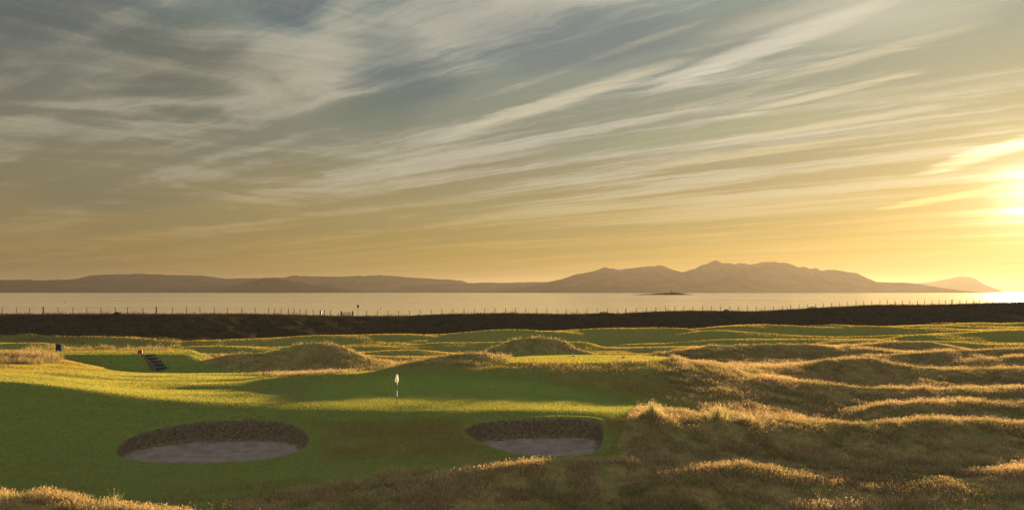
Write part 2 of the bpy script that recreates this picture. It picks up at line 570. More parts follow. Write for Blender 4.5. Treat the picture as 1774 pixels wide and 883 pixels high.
# ridges: [(px, py, distance)...], width towards the camera, width behind, height of the grass on it
RIDGES = [
    # foreground, left hump and centre hump
    ([(-300, 826, 31), (0, 846, 31), (90, 850, 31), (180, 862, 30.5), (280, 880, 30)], 3.0, 2.6, 0.35),
    ([(640, 836, 42.5), (740, 824, 43.3), (820, 812, 43.8), (870, 800, 44.2), (930, 791, 44.6), (1000, 791, 45), (1090, 794, 45), (1150, 806, 44.6)], 2.3, 1.1, 0.25),
    ([(1150, 818, 43), (1230, 806, 44), (1290, 801, 45), (1360, 812, 45), (1420, 826, 44)], 2.0, 1.6, 0.2),
    ([(1400, 846, 43), (1500, 842, 43), (1580, 846, 43)], 1.6, 1.2, 0.2),
    ([(1600, 830, 43), (1680, 820, 44), (1774, 804, 45), (1900, 798, 46)], 2.6, 1.8, 0.3),
    # the big dune at the right behind the second bunker
    ([(1106, 716, 52), (1130, 706, 52), (1158, 716, 52)], 2.2, 1.5, 0.3),
    ([(1175, 728, 53), (1220, 722, 53), (1245, 716, 53), (1275, 724, 53.5), (1300, 722, 54)], 2.6, 1.8, 0.3),
    ([(1300, 722, 54), (1360, 720, 55), (1440, 726, 55), (1520, 728, 55), (1600, 722, 55.5), (1700, 724, 56), (1774, 727, 56.5), (1950, 722, 57), (2300, 700, 57)], 3.2, 2.6, 0.3),
    ([(1540, 695, 62), (1640, 690, 64), (1774, 692, 65), (1950, 690, 66)], 2.5, 3.0, 0.3),
    ([(1190, 664, 67), (1260, 656, 69), (1330, 650, 71), (1400, 655, 71), (1500, 666, 71), (1620, 668, 71), (1774, 666, 72), (2000, 655, 72), (2400, 645, 72)], 4.6, 4.0, 0.3),
    ([(1220, 634, 82), (1300, 640, 82), (1360, 640, 82)], 3.0, 3.0, 0.25),
    ([(1380, 630, 84), (1440, 617, 86), (1510, 616, 87), (1570, 628, 86), (1640, 636, 86), (1774, 634, 87), (2000, 625, 88)], 5.0, 4.0, 0.3),
    ([(1690, 620, 96), (1774, 612, 97), (1900, 612, 98)], 3.5, 4.0, 0.3),
    ([(1500, 612, 102), (1600, 605, 102), (1680, 600, 104), (1774, 598, 105), (2000, 594, 106)], 4.0, 5.0, 0.3),
    ([(1170, 606, 108), (1230, 596, 110), (1310, 593, 112), (1400, 593, 112), (1470, 600, 110), (1520, 604, 108)], 5.5, 5.0, 0.25),
    ([(1470, 594, 122), (1540, 588, 124), (1610, 587, 124), (1650, 594, 122)], 4.5, 5.0, 0.25),
    # second tee's mound, ridge beyond the green
    ([(700, 628, 72.5), (750, 616, 74.5), (800, 609, 76), (840, 607, 77), (880, 615, 77.5)], 2.6, 2.4, 0.25),
    ([(850, 600, 98), (890, 584, 99), (935, 580, 100), (975, 586, 100), (1000, 602, 99), (1050, 614, 97)], 4.4, 3.5, 0.3),
    ([(478, 604, 100), (515, 594, 101), (555, 590, 102), (590, 597, 101), (630, 616, 99), (650, 628, 97)], 5.4, 4.0, 0.15),
    ([(362, 618, 96), (400, 609, 97), (440, 607, 97), (480, 618, 96), (520, 634, 93)], 4.2, 3.0, 0.3),
    ([(-200, 606, 88), (0, 612, 88), (60, 612, 89), (95, 622, 88)], 3.2, 3.0, 0.3),
    ([(610, 608, 118), (660, 603, 120), (720, 602, 121), (780, 608, 120)], 4.0, 5.0, 0.0),
    # undulating far fairway
    ([(-200, 590, 126), (0, 591, 126), (70, 598, 124)], 4.0, 5.0, 0.0),
    ([(-200, 581, 145), (0, 581, 144), (100, 582, 144), (200, 584, 144), (290, 590, 142)], 4.0, 6.0, 0.0),
    ([(380, 588, 140), (480, 585, 145), (560, 582, 148), (650, 579, 152), (760, 578, 155), (880, 577, 156)], 5.0, 6.0, 0.0),
    ([(780, 593, 138), (900, 589, 140), (1000, 587, 140)], 4.0, 5.0, 0.0),
    ([(900, 576, 160), (1000, 573, 165), (1100, 573, 166), (1190, 569, 168), (1215, 575, 164), (1250, 578, 160)], 6.0, 6.0, 0.0),
    ([(1230, 572, 172), (1330, 566, 180), (1460, 563, 185), (1560, 567, 182), (1640, 570, 178)], 6.0, 7.0, 0.0),
    ([(1560, 566, 195), (1680, 558, 200), (1774, 560, 200), (1950, 556, 205)], 6.0, 8.0, 0.0),
    ([(1600, 578, 150), (1700, 574, 152), (1774, 572, 154), (2000, 570, 155)], 5.0, 7.0, 0.0),
    ([(1560, 542, 235), (1620, 536, 240), (1700, 541, 238)], 9.0, 8.0, 0.2),
]
# the bank the fence stands on
FENCE_PTS = [(-1400, 541, 150), (-400, 541, 156), (0, 541, 165), (120, 541, 167), (300, 541, 170), (440, 541, 180), (560, 544, 190),
             (600, 545, 193), (700, 545, 200), (770, 542, 203), (880, 540, 208), (1000, 542, 214), (1060, 540, 217), (1075, 543, 218),
             (1130, 538, 221), (1200, 536, 226), (1330, 537, 234), (1380, 534, 238), (1430, 531, 242), (1470, 529, 246), (1530, 526, 252),
             (1620, 526, 262), (1700, 524, 272), (1774, 521, 280), (2200, 515, 300), (3400, 512, 330)]


def unpx(px, py, Y):
    return ((px - CX) / F * Y, Y, -(py - HY) / F * Y)


def apply_ridge(Z, X, Y, pts, wf, wb, veg):
    P = np.array([unpx(*p) for p in pts])
    P[:, 2] -= veg
    if 0.1 < veg < 0.33:
        wf = wf * 0.72
    wm = max(wf, wb) * 2.6
    sel = np.where((X > P[:, 0].min() - wm) & (X < P[:, 0].max() + wm) & (Y > P[:, 1].min() - wm) & (Y < P[:, 1].max() + wm))[0]
    if not len(sel):
        return
    x, y = X[sel], Y[sel]
    # warp so that the crest wanders a little
    bd = np.full(len(sel), 1e18)
    bz = np.zeros(len(sel))
    bs = np.zeros(len(sel))
    wsum = np.zeros(len(sel))
    zsum = np.zeros(len(sel))
    for a, b in zip(P[:-1], P[1:]):
        ex, ey = b[0] - a[0], b[1] - a[1]
        L = ex * ex + ey * ey
        t = np.clip(((x - a[0]) * ex + (y - a[1]) * ey) / L, 0, 1)
        qx, qy = a[0] + t * ex, a[1] + t * ey
        d = (x - qx) ** 2 + (y - qy) ** 2
        ww = 1.0 / (d + 0.05) ** 3
        zsum += ww * (a[2] + (b[2] - a[2]) * t)
        wsum += ww
        m = d < bd
        bd[m] = d[m]
        bs[m] = (y - qy)[m]
    bz = zsum / wsum
    d = np.sqrt(bd)
    side = bs / np.maximum(d, 1e-6)
    wd = wf + (wb - wf) * (side * 0.5 + 0.5)
    wd = wd * (1 + 0.25 * fbm(x / 4.0, y / 4.0, 2, 91))
    fall = np.exp(-(d / wd) ** (1.35 if 0.1 < veg < 0.33 else 2.0))
    z = Z[sel]
    Z[sel] = z + np.maximum(bz - z, 0) * fall


def poly_sd(poly, X, Y):
    """signed distance, positive inside"""
    d = np.full(X.shape, 1e18)
    ins = np.zeros(X.shape, bool)
    n = len(poly)
    for i in range(n):
        ax, ay = poly[i]
        bx, by = poly[(i + 1) % n]
        ex, ey = bx - ax, by - ay
        t = np.clip(((X - ax) * ex + (Y - ay) * ey) / (ex * ex + ey * ey + 1e-12), 0, 1)
        d = np.minimum(d, (X - ax - t * ex) ** 2 + (Y - ay - t * ey) ** 2)
        c = (ay > Y) != (by > Y)
        with np.errstate(divide='ignore', invalid='ignore'):
            xi = ax + (Y - ay) * ex / (ey if ey != 0 else 1e-12)
        ins ^= c & (X < xi)
    return np.where(ins, 1, -1) * np.sqrt(d)


def smooth_poly(pts, it=2):
    pts = [tuple(p) for p in pts]
    for _ in range(it):
        q = []
        for i in range(len(pts)):
            a, b = pts[i], pts[(i + 1) % len(pts)]
            q.append((a[0] * .75 + b[0] * .25, a[1] * .75 + b[1] * .25))
            q.append((a[0] * .25 + b[0] * .75, a[1] * .25 + b[1] * .75))
        pts = q
    return pts


TEE_Z, TEE2_Z = -7.55, -6.48
TEE = [(unpx(p, 0, y)[0], y) for p, y in ((70, 98.2), (180, 98.2), (322, 98.0), (335, 101), (325, 106.5), (180, 107), (60, 106))]
TEE2 = [(unpx(p, 0, y)[0], y) for p, y in ((880, 74.9), (960, 74.0), (1060, 74.4), (1130, 76.3), (1168, 78.6), (1120, 82), (1000, 83), (900, 81))]
TEE2 = smooth_poly(TEE2, 1)


def ground0(X, Y):
    """the land before the bunkers are cut; relative to the camera"""
    X = np.asarray(X, float)
    Y = np.asarray(Y, float)
    Z = base_h(X, Y)
    for pts, wf, wb, veg in RIDGES:
        apply_ridge(Z, X, Y, pts, wf, wb, veg)
    apply_ridge(Z, X, Y, FENCE_PTS, 13.0, 30.0, 0.35)
    # soft undulation of the links
    fY = np.interp(px_of(X, Y), [p[0] for p in FENCE_PTS], [p[2] for p in FENCE_PTS])
    far = sstep(Y, 95, 120) * (1 - sstep(Y, fY - 50, fY - 26))
    Z += 0.85 * far * fbm(X / 24.0, Y / 8.0, 2, 5)
    Z += 0.40 * far * fbm(X / 30.0 + 7, Y / 4.5, 1, 6)
    right = sstep(px_of(X, Y), 1120, 1240) * sstep(Y, 40, 50) * (1 - sstep(Y, 110, 130))
    Z += 0.15 * right * fbm(X / 6.0 + 3, Y / 5.0, 4, 23)
    Z += 0.06 * sstep(Y, 20, 30) * (1 - sstep(Y, 38, 42)) * fbm(X / 2.6, Y / 2.6, 3, 31)
    fair = sstep(Y, 42, 47) * (1 - sstep(Y, 80, 95)) * (1 - right)
    Z += 0.07 * fair * fbm(X / 7.0, Y / 4.0, 2, 47)
    Z += 0.34 * sstep(Y, 58, 66) * (1 - sstep(Y, 86, 94)) * (1 - sstep(px_of(X, Y), 480, 640)) * fbm(X / 10.0, Y / 5.0, 2, 52)
    # teeing grounds
    for poly, tz, wdt in ((TEE, TEE_Z, 3.6), (TEE2, TEE2_Z, 2.6)):
        cx = sum(p[0] for p in poly) / len(poly)
        cy = sum(p[1] for p in poly) / len(poly)
        sel = np.where((abs(X - cx) < 30) & (abs(Y - cy) < 14))[0]
        if len(sel):
            s = poly_sd(poly, X[sel], Y[sel])
            k = sstep(s, -wdt, 0.0)
            Z[sel] = Z[sel] * (1 - k) + tz * k
    return Z


def hit(px, py, y0=20.0, y1=320.0, fn=None):
    """where the line of sight through a photo pixel meets the land"""
    Ys = np.arange(y0, y1, 0.1)
    Xs = (px - CX) / F * Ys
    zz = (fn or ground0)(Xs, Ys)
    ray = -(py - HY) / F * Ys
    k = np.where(zz >= ray)[0]
    i = k[0] if len(k) else len(Ys) - 1
    return Xs[i], Ys[i], zz[i]


B1_PX = [(197, 789), (205, 770), (225, 757), (262, 744), (310, 735), (365, 729), (430, 726), (485, 729), (522, 739), (538, 757),
         (532, 773), (505, 788), (450, 797), (380, 801), (300, 802), (235, 799)]
B2_PX = [(802, 742), (830, 732), (870, 727), (930, 724), (995, 723), (1036, 726), (1047, 742), (1045, 764), (1038, 786),
         (960, 792), (900, 788), (865, 779), (828, 764), (808, 752)]


def bunker_poly(pxs, y0=42.0):
    return smooth_poly([hit(a, b, y0, 60)[:2] for a, b in pxs], 2)


B1 = bunker_poly(B1_PX)
B2 = bunker_poly(B2_PX)
B1_FLOOR, B2_FLOOR = -10.28, -10.0


def ground(X, Y, want_masks=False):
    X = np.asarray(X, float)
    Y = np.asarray(Y, float)
    Z = ground0(X, Y)
    sand = np.zeros_like(Z)
    face = np.zeros_like(Z)
    sel = np.where((Y > 43) & (Y < 58) & (X > -30) & (X < 12))[0]
    if len(sel):
        x, y = X[sel], Y[sel]
        zz = Z[sel].copy()
        for poly, fl in ((B1, B1_FLOOR), (B2, B2_FLOOR)):
            s = poly_sd(poly, x, y)
            k = sstep(s, 0.0, 0.42) ** 0.8
            cy = np.mean([p[1] for p in poly])
            # sand is swept up at the back and the sides
            floor = fl + 0.16 * sstep(y - cy, -0.5, 3.2) + 0.20 * (1 - sstep(s, 0.3, 1.3)) + 0.045 * fbm(x / 0.45, y / 0.45, 3, 77)
            floor = np.minimum(floor, zz - 0.04)
            zn = zz * (1 - k) + floor * k
            lip = 0.05 * np.exp(-((s + 0.18) / 0.16) ** 2) * (y > cy)
            zn = zn + lip
            inside = s > 0.0
            fc = (s > 0.0) & (s < 0.52 + 0.22 * fbm(x / 0.6, y / 0.6, 3, 12)) & ((zz - floor) > 0.22)
            sand[sel] = np.maximum(sand[sel], (inside & ~fc) * 1.0)
            face[sel] = np.maximum(face[sel], fc * 1.0)
            zz = zn
        Z[sel] = zz
    if want_masks:
        return Z, sand, face
    return Z


# regions traced in the photograph, dropped on the land: (points, nearest, farthest distance)
ROUGH = [
    ([(-900, 820), (-100, 832), (60, 838), (150, 846), (230, 856), (310, 872), (380, 890), (380, 2600), (-900, 2600)], 5, 36, 1.0),
    ([(200, 2600), (250, 868), (330, 850), (440, 838), (560, 822), (640, 812), (700, 2600)], 5, 46.0, 0.2),
    ([(330, 2600), (400, 878), (450, 862), (540, 846), (600, 832), (680, 818), (780, 812), (860, 799), (890, 780), (1120, 780), (1150, 775), (3500, 770), (3500, 2600)], 5, 46.0, 1.0),
    ([(1085, 805), (1070, 770), (1085, 730), (1100, 706), (1130, 700), (1165, 712), (1215, 712), (1195, 695), (1160, 672), (1150, 655), (1165, 630), (1160, 612),
      (1165, 596), (1250, 588), (1450, 588), (1560, 580), (1640, 582), (1680, 590), (3500, 585), (3500, 2600), (1085, 2600)], 44.5, 128, 1.0),
    ([(870, 626), (1000, 628), (1165, 622), (1180, 660), (1210, 712), (1120, 688), (1030, 668), (940, 650), (870, 640)], 60, 84, 0.22),
    ([(345, 616), (430, 604), (478, 608), (530, 592), (590, 595), (640, 614), (700, 610), (760, 604), (850, 602), (858, 588), (900, 578), (970, 580), (1010, 598),
      (1060, 608), (1170, 610), (1170, 622), (1130, 613), (900, 613), (880, 622), (880, 634), (820, 636), (760, 632), (690, 636), (640, 642), (580, 655), (530, 658), (470, 652), (385, 642), (360, 632)], 69.5, 112, 0.9),
    ([(-900, 596), (50, 598), (95, 608), (112, 624), (60, 634), (-900, 645)], 82, 95, 1.0),
    ([(40, 590), (60, 594), (290, 596), (300, 606), (40, 608)], 106.5, 113, 1.0),
    ([(1480, 530), (1620, 530), (1730, 548), (1600, 552)], 228, 246, 0.7),
]
SEMI = [
    ([(690, 634), (880, 622), (1160, 624), (1170, 660), (1220, 716), (1140, 700), (1010, 672), (880, 652), (760, 642), (640, 648)], 60, 86),
    ([(1030, 722), (1110, 700), (1120, 800), (1030, 800), (1050, 760)], 42, 56),
    ([(520, 724), (800, 716), (810, 748), (900, 800), (560, 800), (545, 770), (560, 750)], 42, 54),
    ([(-900, 612), (120, 614), (230, 636), (120, 650), (-900, 650)], 66, 98),
    ([(360, 885), (420, 850), (560, 815), (820, 800), (880, 780), (880, 2600), (360, 2600)], 20, 42),
]


def region(polys, X, Y, Z, soft=6.0):
    u = px_of(X, Y)
    v = HY - Z / np.maximum(Y, 3.0) * F
    out = np.zeros_like(Z)
    jit = fbm(X / 0.9, Y / 0.9, 3, 61) * 5.0
    for item in polys:
        pts, a, b = item[:3]
        k = item[3] if len(item) > 3 else 1.0
        sel = np.where((Y >= a) & (Y <= b))[0]
        if not len(sel):
            continue
        s = poly_sd(pts, u[sel], v[sel] + jit[sel])
        out[sel] = np.maximum(out[sel], sstep(s, -soft * 0.3, soft * 0.7) * k)
    return out


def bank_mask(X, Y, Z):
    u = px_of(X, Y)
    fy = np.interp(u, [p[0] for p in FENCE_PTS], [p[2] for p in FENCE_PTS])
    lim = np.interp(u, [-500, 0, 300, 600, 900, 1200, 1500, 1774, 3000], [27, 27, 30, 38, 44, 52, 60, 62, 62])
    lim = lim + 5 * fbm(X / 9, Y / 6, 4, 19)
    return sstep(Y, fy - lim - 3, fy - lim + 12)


# the sheet: a fan of columns, rows closer together where the land is near
cols = np.concatenate([np.array([-24000, -15000, -9000, -6000, -4000]), np.arange(-3000, -500, 60), np.arange(-500, -60, 12),
                       np.arange(-60, 1840, 2.6), np.arange(1840, 2400, 12), np.arange(2400, 4800, 60), np.array([6000, 8000, 11000, 17000, 26000])])
rows = np.concatenate([np.array([-80, -50, -30, -15, -8, -3]), np.arange(0, 22, 1.0), np.arange(22, 44, 0.16), np.arange(44, 60, 0.075),
                       np.arange(60, 100, 0.2), np.arange(100, 180, 0.45), np.arange(180, 300, 0.9), np.arange(300, 440, 6), np.array([480, 560, 700, 899])])
U, V = np.meshgrid(cols, rows)
GX = ((U - CX) / F * np.maximum(V, 3.0)).ravel()
GY = V.ravel()
GZ, SAND, FACE = ground(GX, GY, True)
MR = region(ROUGH, GX, GY, GZ)
MR = np.maximum(MR, np.where((px_of(GX, GY) > 1850) & (GY > 20) & (GY < 130), 1.0, 0))
MS = region(SEMI, GX, GY, GZ, 34.0)
MS = np.maximum(MS, sstep(GY, 92, 112) * (1 - MR))
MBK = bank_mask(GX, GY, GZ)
GREEN_POLY = smooth_poly([hit(a, b, 50, 90)[:2] for a, b in ((520, 690), (540, 668), (640, 655), (760, 652), (880, 658), (1000, 674), (1110, 706), (1140, 720), (1000, 716), (860, 710), (700, 704), (560, 700))], 2)
MG = sstep(poly_sd(GREEN_POLY, GX, GY), -1.2, 1.2)
MT = np.zeros_like(GZ)
for poly in (TEE, TEE2):
    s_ = (abs(GY - 95) < 16)
    MT[s_] = np.maximum(MT[s_], sstep(poly_sd(poly, GX[s_], GY[s_]), -0.1, 0.3))
nc, nr = len(cols), len(rows)
idx = np.arange(nc * nr).reshape(nr, nc)
GF = np.stack([idx[:-1, :-1], idx[:-1, 1:], idx[1:, 1:], idx[1:, :-1]], -1).reshape(-1, 4)


def land_material():
    m = bpy.data.materials.new("links_turf")
    m.use_nodes = True
    m.node_tree.nodes.clear()
    t = NT(m.node_tree)
    pos = t.new('ShaderNodeNewGeometry').outputs['Position']
    rough, semi, sand, face, bank, green, tee = (t.attr(a) for a in ('rough', 'semi', 'sand', 'face', 'bank', 'green', 'tee'))
    n1 = t.noise(pos, 0.35, 5, 0.6)
    n2 = t.noise(pos, 2.2, 5, 0.65)
    n3 = t.noise(pos, 14.0, 4, 0.7)
    n4 = t.noise(t.vec('MULTIPLY', pos, (0.25, 1.0, 1.0)), 0.9, 4, 0.6)
    turf = t.mix(t.step(n2, 0.3, 0.7), (0.070, 0.105, 0.018, 1), (0.110, 0.140, 0.024, 1))
    turf = t.mix(t.math('MULTIPLY', t.step(n4, 0.48, 0.72), 0.55), turf, (0.150, 0.135, 0.038, 1))
    putt = t.mix(t.step(n1, 0.3, 0.7), (0.085, 0.135, 0.022, 1), (0.115, 0.155, 0.028, 1))
    c = t.mix(green, turf, putt)
    c = t.mix(tee, c, (0.15, 0.17, 0.035, 1))
    semi_c = t.mix(t.step(n2, 0.3, 0.7), (0.105, 0.098, 0.030, 1), (0.150, 0.115, 0.045, 1))
    semi_c = t.mix(t.step(n1, 0.55, 0.7), semi_c, (0.085, 0.098, 0.026, 1))
    c = t.mix(t.math('MULTIPLY', semi, 0.6), c, semi_c)
    rough_c = t.mix(t.step(n2, 0.3, 0.7), (0.085, 0.070, 0.026, 1), (0.160, 0.115, 0.045, 1))
    rough_c = t.mix(t.math('MULTIPLY', t.step(n1, 0.5, 0.65), 0.6), rough_c, (0.070, 0.082, 0.024, 1))
    c = t.mix(rough, c, rough_c)
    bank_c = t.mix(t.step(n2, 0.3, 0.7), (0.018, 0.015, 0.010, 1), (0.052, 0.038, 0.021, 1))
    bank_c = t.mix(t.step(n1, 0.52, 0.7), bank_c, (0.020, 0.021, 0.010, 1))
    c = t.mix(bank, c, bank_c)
    c = t.mix(t.math('MULTIPLY', t.step(n3, 0.62, 0.3), 0.35), c, t.mix(1.0, c, (0.55, 0.6, 0.5, 1), 'MULTIPLY'))
    td = t.new('ShaderNodeBsdfDiffuse')
    t.put(td.inputs['Color'], c)
    turf_sh = td.outputs[0]
    # bunker faces: stacked sods
    px, py, pz = t.sep(pos)
    bandn = t.math('ADD', t.math('MULTIPLY', pz, 13.0), t.math('MULTIPLY', t.noise(pos, 1.3, 3, 0.5), 2.6))
    wav = t.math('ABSOLUTE', t.math('SUBTRACT', t.math('FRACT', bandn), 0.5))
    gap = t.step(wav, 0.40, 0.47)
    sod = t.mix(t.step(t.noise(pos, 6.5, 5, 0.75), 0.35, 0.68), (0.058, 0.042, 0.023, 1), (0.155, 0.114, 0.066, 1))
    sod = t.mix(t.math('MULTIPLY', t.step(t.noise(pos, 1.1, 6, 0.7), 0.5, 0.75), 0.55), sod, (0.080, 0.080, 0.035, 1))
    sod = t.mix(gap, sod, (0.030, 0.022, 0.013, 1))
    sandc = t.mix(t.step(t.noise(pos, 1.1, 4, 0.6), 0.3, 0.7), (0.098, 0.077, 0.058, 1), (0.150, 0.119, 0.091, 1))
    hard = t.mix(face, sandc, sod)
    ps = t.new('ShaderNodeBsdfPrincipled')
    t.put(ps.inputs['Base Color'], hard)
    ps.inputs['Roughness'].default_value = 0.95
    ps.inputs['Specular IOR Level'].default_value = 0.1
    bm = t.new('ShaderNodeBump')
    bm.inputs['Strength'].default_value = 0.9
    bm.inputs['Distance'].default_value = 0.06
    hgt = t.math('SUBTRACT', t.noise(pos, 9.0, 5, 0.7), t.math('MULTIPLY', t.math('MULTIPLY', gap, face), 0.6))
    t.put(bm.inputs['Height'], hgt)
    t.l.new(bm.outputs[0], ps.inputs['Normal'])
    mx = t.new('ShaderNodeMixShader')
    t.put(mx.inputs[0], t.math('MAXIMUM', sand, face, clamp=True))
    t.l.new(turf_sh, mx.inputs[1])
    t.l.new(ps.outputs[0], mx.inputs[2])
    o = t.new('ShaderNodeOutputMaterial')
    t.l.new(mx.outputs[0], o.inputs['Surface'])
    return m


land = np_mesh("ground", np.stack([GX, GY, GZ + CAM_Z], -1), GF, land_material(), True,
               {'rough': MR, 'semi': MS, 'sand': SAND, 'face': FACE, 'bank': MBK, 'green': MG, 'tee': MT})
tag(land, kind='structure')

# ------------------------------------------------------------------ sea
def sea_material():
    m = bpy.data.materials.new("sea_water")
    m.use_nodes = True
    m.node_tree.nodes.clear()
    t = NT(m.node_tree)
    pos = t.new('ShaderNodeNewGeometry').outputs['Position']
    p = t.new('ShaderNodeBsdfPrincipled')
    p.inputs['Base Color'].default_value = (0.42, 0.355, 0.235, 1)  # pale base colour stands in for the bright sky reflected by the waves
    p.inputs['Roughness'].default_value = 0.30
    p.inputs['IOR'].default_value = 1.33
    p.inputs['Specular IOR Level'].default_value = 0.5
    n = t.noise(t.vec('MULTIPLY', pos, (0.5, 1.0, 1.0)), 0.12, 5, 0.65)
    n2 = t.noise(t.vec('MULTIPLY', pos, (0.12, 1.0, 1.0)), 0.004, 3, 0.5)
    t.put(p.inputs['Roughness'], t.math('ADD', 0.05, t.math('MULTIPLY', n2, 0.14)))
    b = t.new('ShaderNodeBump')
    b.inputs['Strength'].default_value = 0.07
    b.inputs['Distance'].default_value = 1.0
    t.put(b.inputs['Height'], n)
    t.l.new(b.outputs[0], p.inputs['Normal'])
    o = t.new('ShaderNodeOutputMaterial')
    t.l.new(p.outputs[0], o.inputs['Surface'])
    return m


sy = np.concatenate([np.arange(250, 1000, 150), np.geomspace(1000, 80000, 24)])
sx = np.concatenate([-np.geomspace(80000, 500, 16), [0], np.geomspace(500, 80000, 16)])
SX, SY = np.meshgrid(sx, sy)
si = np.arange(SX.size).reshape(SX.shape)
sf = np.stack([si[:-1, :-1], si[:-1, 1:], si[1:, 1:], si[1:, :-1]], -1).reshape(-1, 4)
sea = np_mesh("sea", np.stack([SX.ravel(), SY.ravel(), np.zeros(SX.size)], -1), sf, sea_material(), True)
tag(sea, kind='structure')

# ------------------------------------------------------------------ far hills
hill_mat = simple_mat("hill_moor", (0.016, 0.016, 0.014), 1.0, 0.5, 0.0012, spec=0.0)


def hill_range(name, sil, dist, depth, seed, step=3.0):
    """a land mass with its skyline traced at its own distance, slopes running down to the water on both sides"""
    us = np.arange(sil[0][0], sil[-1][0] + 0.1, step)
    top = np.interp(us, [p[0] for p in sil], [p[1] for p in sil])
    hx = (us - CX) / F * dist
    hz = np.maximum((HY - top) / F * dist + CAM_Z, 2.0)
    hz = hz + (fbm(us / 9.0, us * 0 + seed, 3, seed) * 0.035 * hz)
    prof = np.array([-1.0, -0.9, -0.78, -0.64, -0.5, -0.36, -0.24, -0.12, 0.0, 0.14, 0.3, 0.5, 0.75, 1.0])
    hh = np.array([-0.03, 0.03, 0.12, 0.26, 0.42, 0.6, 0.76, 0.9, 1.0, 0.9, 0.7, 0.4, 0.1, -0.03])
    A, P = np.meshgrid(hx, prof)
    Hh = hh[:, None] * hz[None, :]
    rid = fbm(A / (depth * 0.22), P * 1.6 + seed, 4, seed + 3)
    Hh = Hh * (1 + 0.22 * rid * (1 - np.abs(P) ** 2) * (np.abs(P) > 0.02))
    Hh = np.minimum(Hh, np.where(np.abs(P) > 0.02, hz[None, :] * (0.985 - 0.25 * np.abs(P)), 1e9))
    Yy = dist + P * depth * (0.35 + 0.65 * hz[None, :] / hz.max())
    Hh = np.where(np.abs(P) > 0.99, -15, Hh)
    i = np.arange(A.size).reshape(A.shape)
    f = np.stack([i[:-1, :-1], i[:-1, 1:], i[1:, 1:], i[1:, :-1]], -1).reshape(-1, 4)
    o = np_mesh(name, np.stack([A.ravel(), Yy.ravel(), Hh.ravel()], -1), f, hill_mat, True)
    return tag(o, kind='structure')


hill_range("hills", [(-700, 506), (-500, 492), (-300, 486), (-80, 485), (0, 484), (20, 485), (45, 484), (80, 485), (125, 483.5), (140, 481), (150, 478), (160, 476.3),
                     (200, 475.5), (240, 474), (270, 475), (300, 476.3), (345, 477), (368, 478.8), (378, 481), (392, 483), (420, 481.5), (445, 482), (470, 481.5),
                     (492, 480.5), (503, 478), (515, 477.5), (545, 478.8), (600, 478), (640, 477.2), (668, 476.5), (700, 479.5), (745, 482.5), (785, 484.5),
                     (800, 486), (812, 490), (835, 488.8), (870, 489.5), (905, 488.4), (945, 488), (1000, 490), (1060, 506)], 28000, 3800, 3)
hill_range("hills", [(380, 506), (405, 494), (425, 489), (445, 485.5), (458, 482), (475, 480), (485, 482.5), (505, 487), (522, 488), (545, 494), (590, 499), (640, 506)], 20500, 1300, 8)
hill_range("hills", [(900, 506), (930, 493), (955, 487), (975, 482.5), (990, 477.5), (1008, 473), (1022, 470.5), (1033, 468), (1044, 463.5), (1050, 462), (1060, 465.5),
                     (1073, 467), (1090, 464.5), (1108, 462), (1125, 461.5), (1137, 459.5), (1146, 459.5), (1156, 463), (1172, 469), (1182, 470.5), (1189, 469),
                     (1203, 465.5), (1215, 460), (1226, 456.5), (1239, 450.5), (1252, 454.5), (1265, 456), (1274, 458.5), (1280, 455), (1290, 455.5), (1300, 459),
                     (1312, 456), (1320, 454), (1345, 454), (1362, 455), (1372, 458), (1382, 462.5), (1392, 462), (1402, 464.5), (1414, 464.5), (1423, 469),
                     (1438, 466.5), (1447, 466), (1458, 469), (1475, 471.5), (1487, 477), (1497, 479), (1506, 488), (1530, 488.5), (1575, 489.5), (1590, 492),
                     (1640, 500), (1680, 506)], 22000, 3500, 12, 2.0)
hill_range("hills", [(1480, 506), (1530, 493), (1580, 491.5), (1615, 488), (1640, 483), (1668, 478.5), (1683, 481), (1697, 489), (1716, 497), (1735, 506)], 40000, 2500, 21)
hill_range("hills", [(640, 506), (700, 496), (780, 491), (840, 490), (900, 492), (960, 490), (1010, 496), (1060, 506)], 24500, 1500, 33)

# haze: the evening air over the firth
hz_m = bpy.data.materials.new("haze_air")
hz_m.use_nodes = True
hz_m.node_tree.nodes.clear()
t = NT(hz_m.node_tree)
pv = t.new('ShaderNodeVolumePrincipled')
pv.inputs['Color'].default_value = (0.180, 0.172, 0.165, 1)
pv.inputs['Density'].default_value = 1.3e-5
pv.inputs['Anisotropy'].default_value = 0.5
ho = t.new('ShaderNodeOutputMaterial')
t.l.new(pv.outputs[0], ho.inputs['Volume'])
HX = 90000
hb = MB().box((0, 37500, 445), (2 * HX, 85000, 990))
haze = hb.build("haze", hz_m)
tag(haze, kind='stuff', label='warm evening haze over the sea and the far hills', cat='haze')

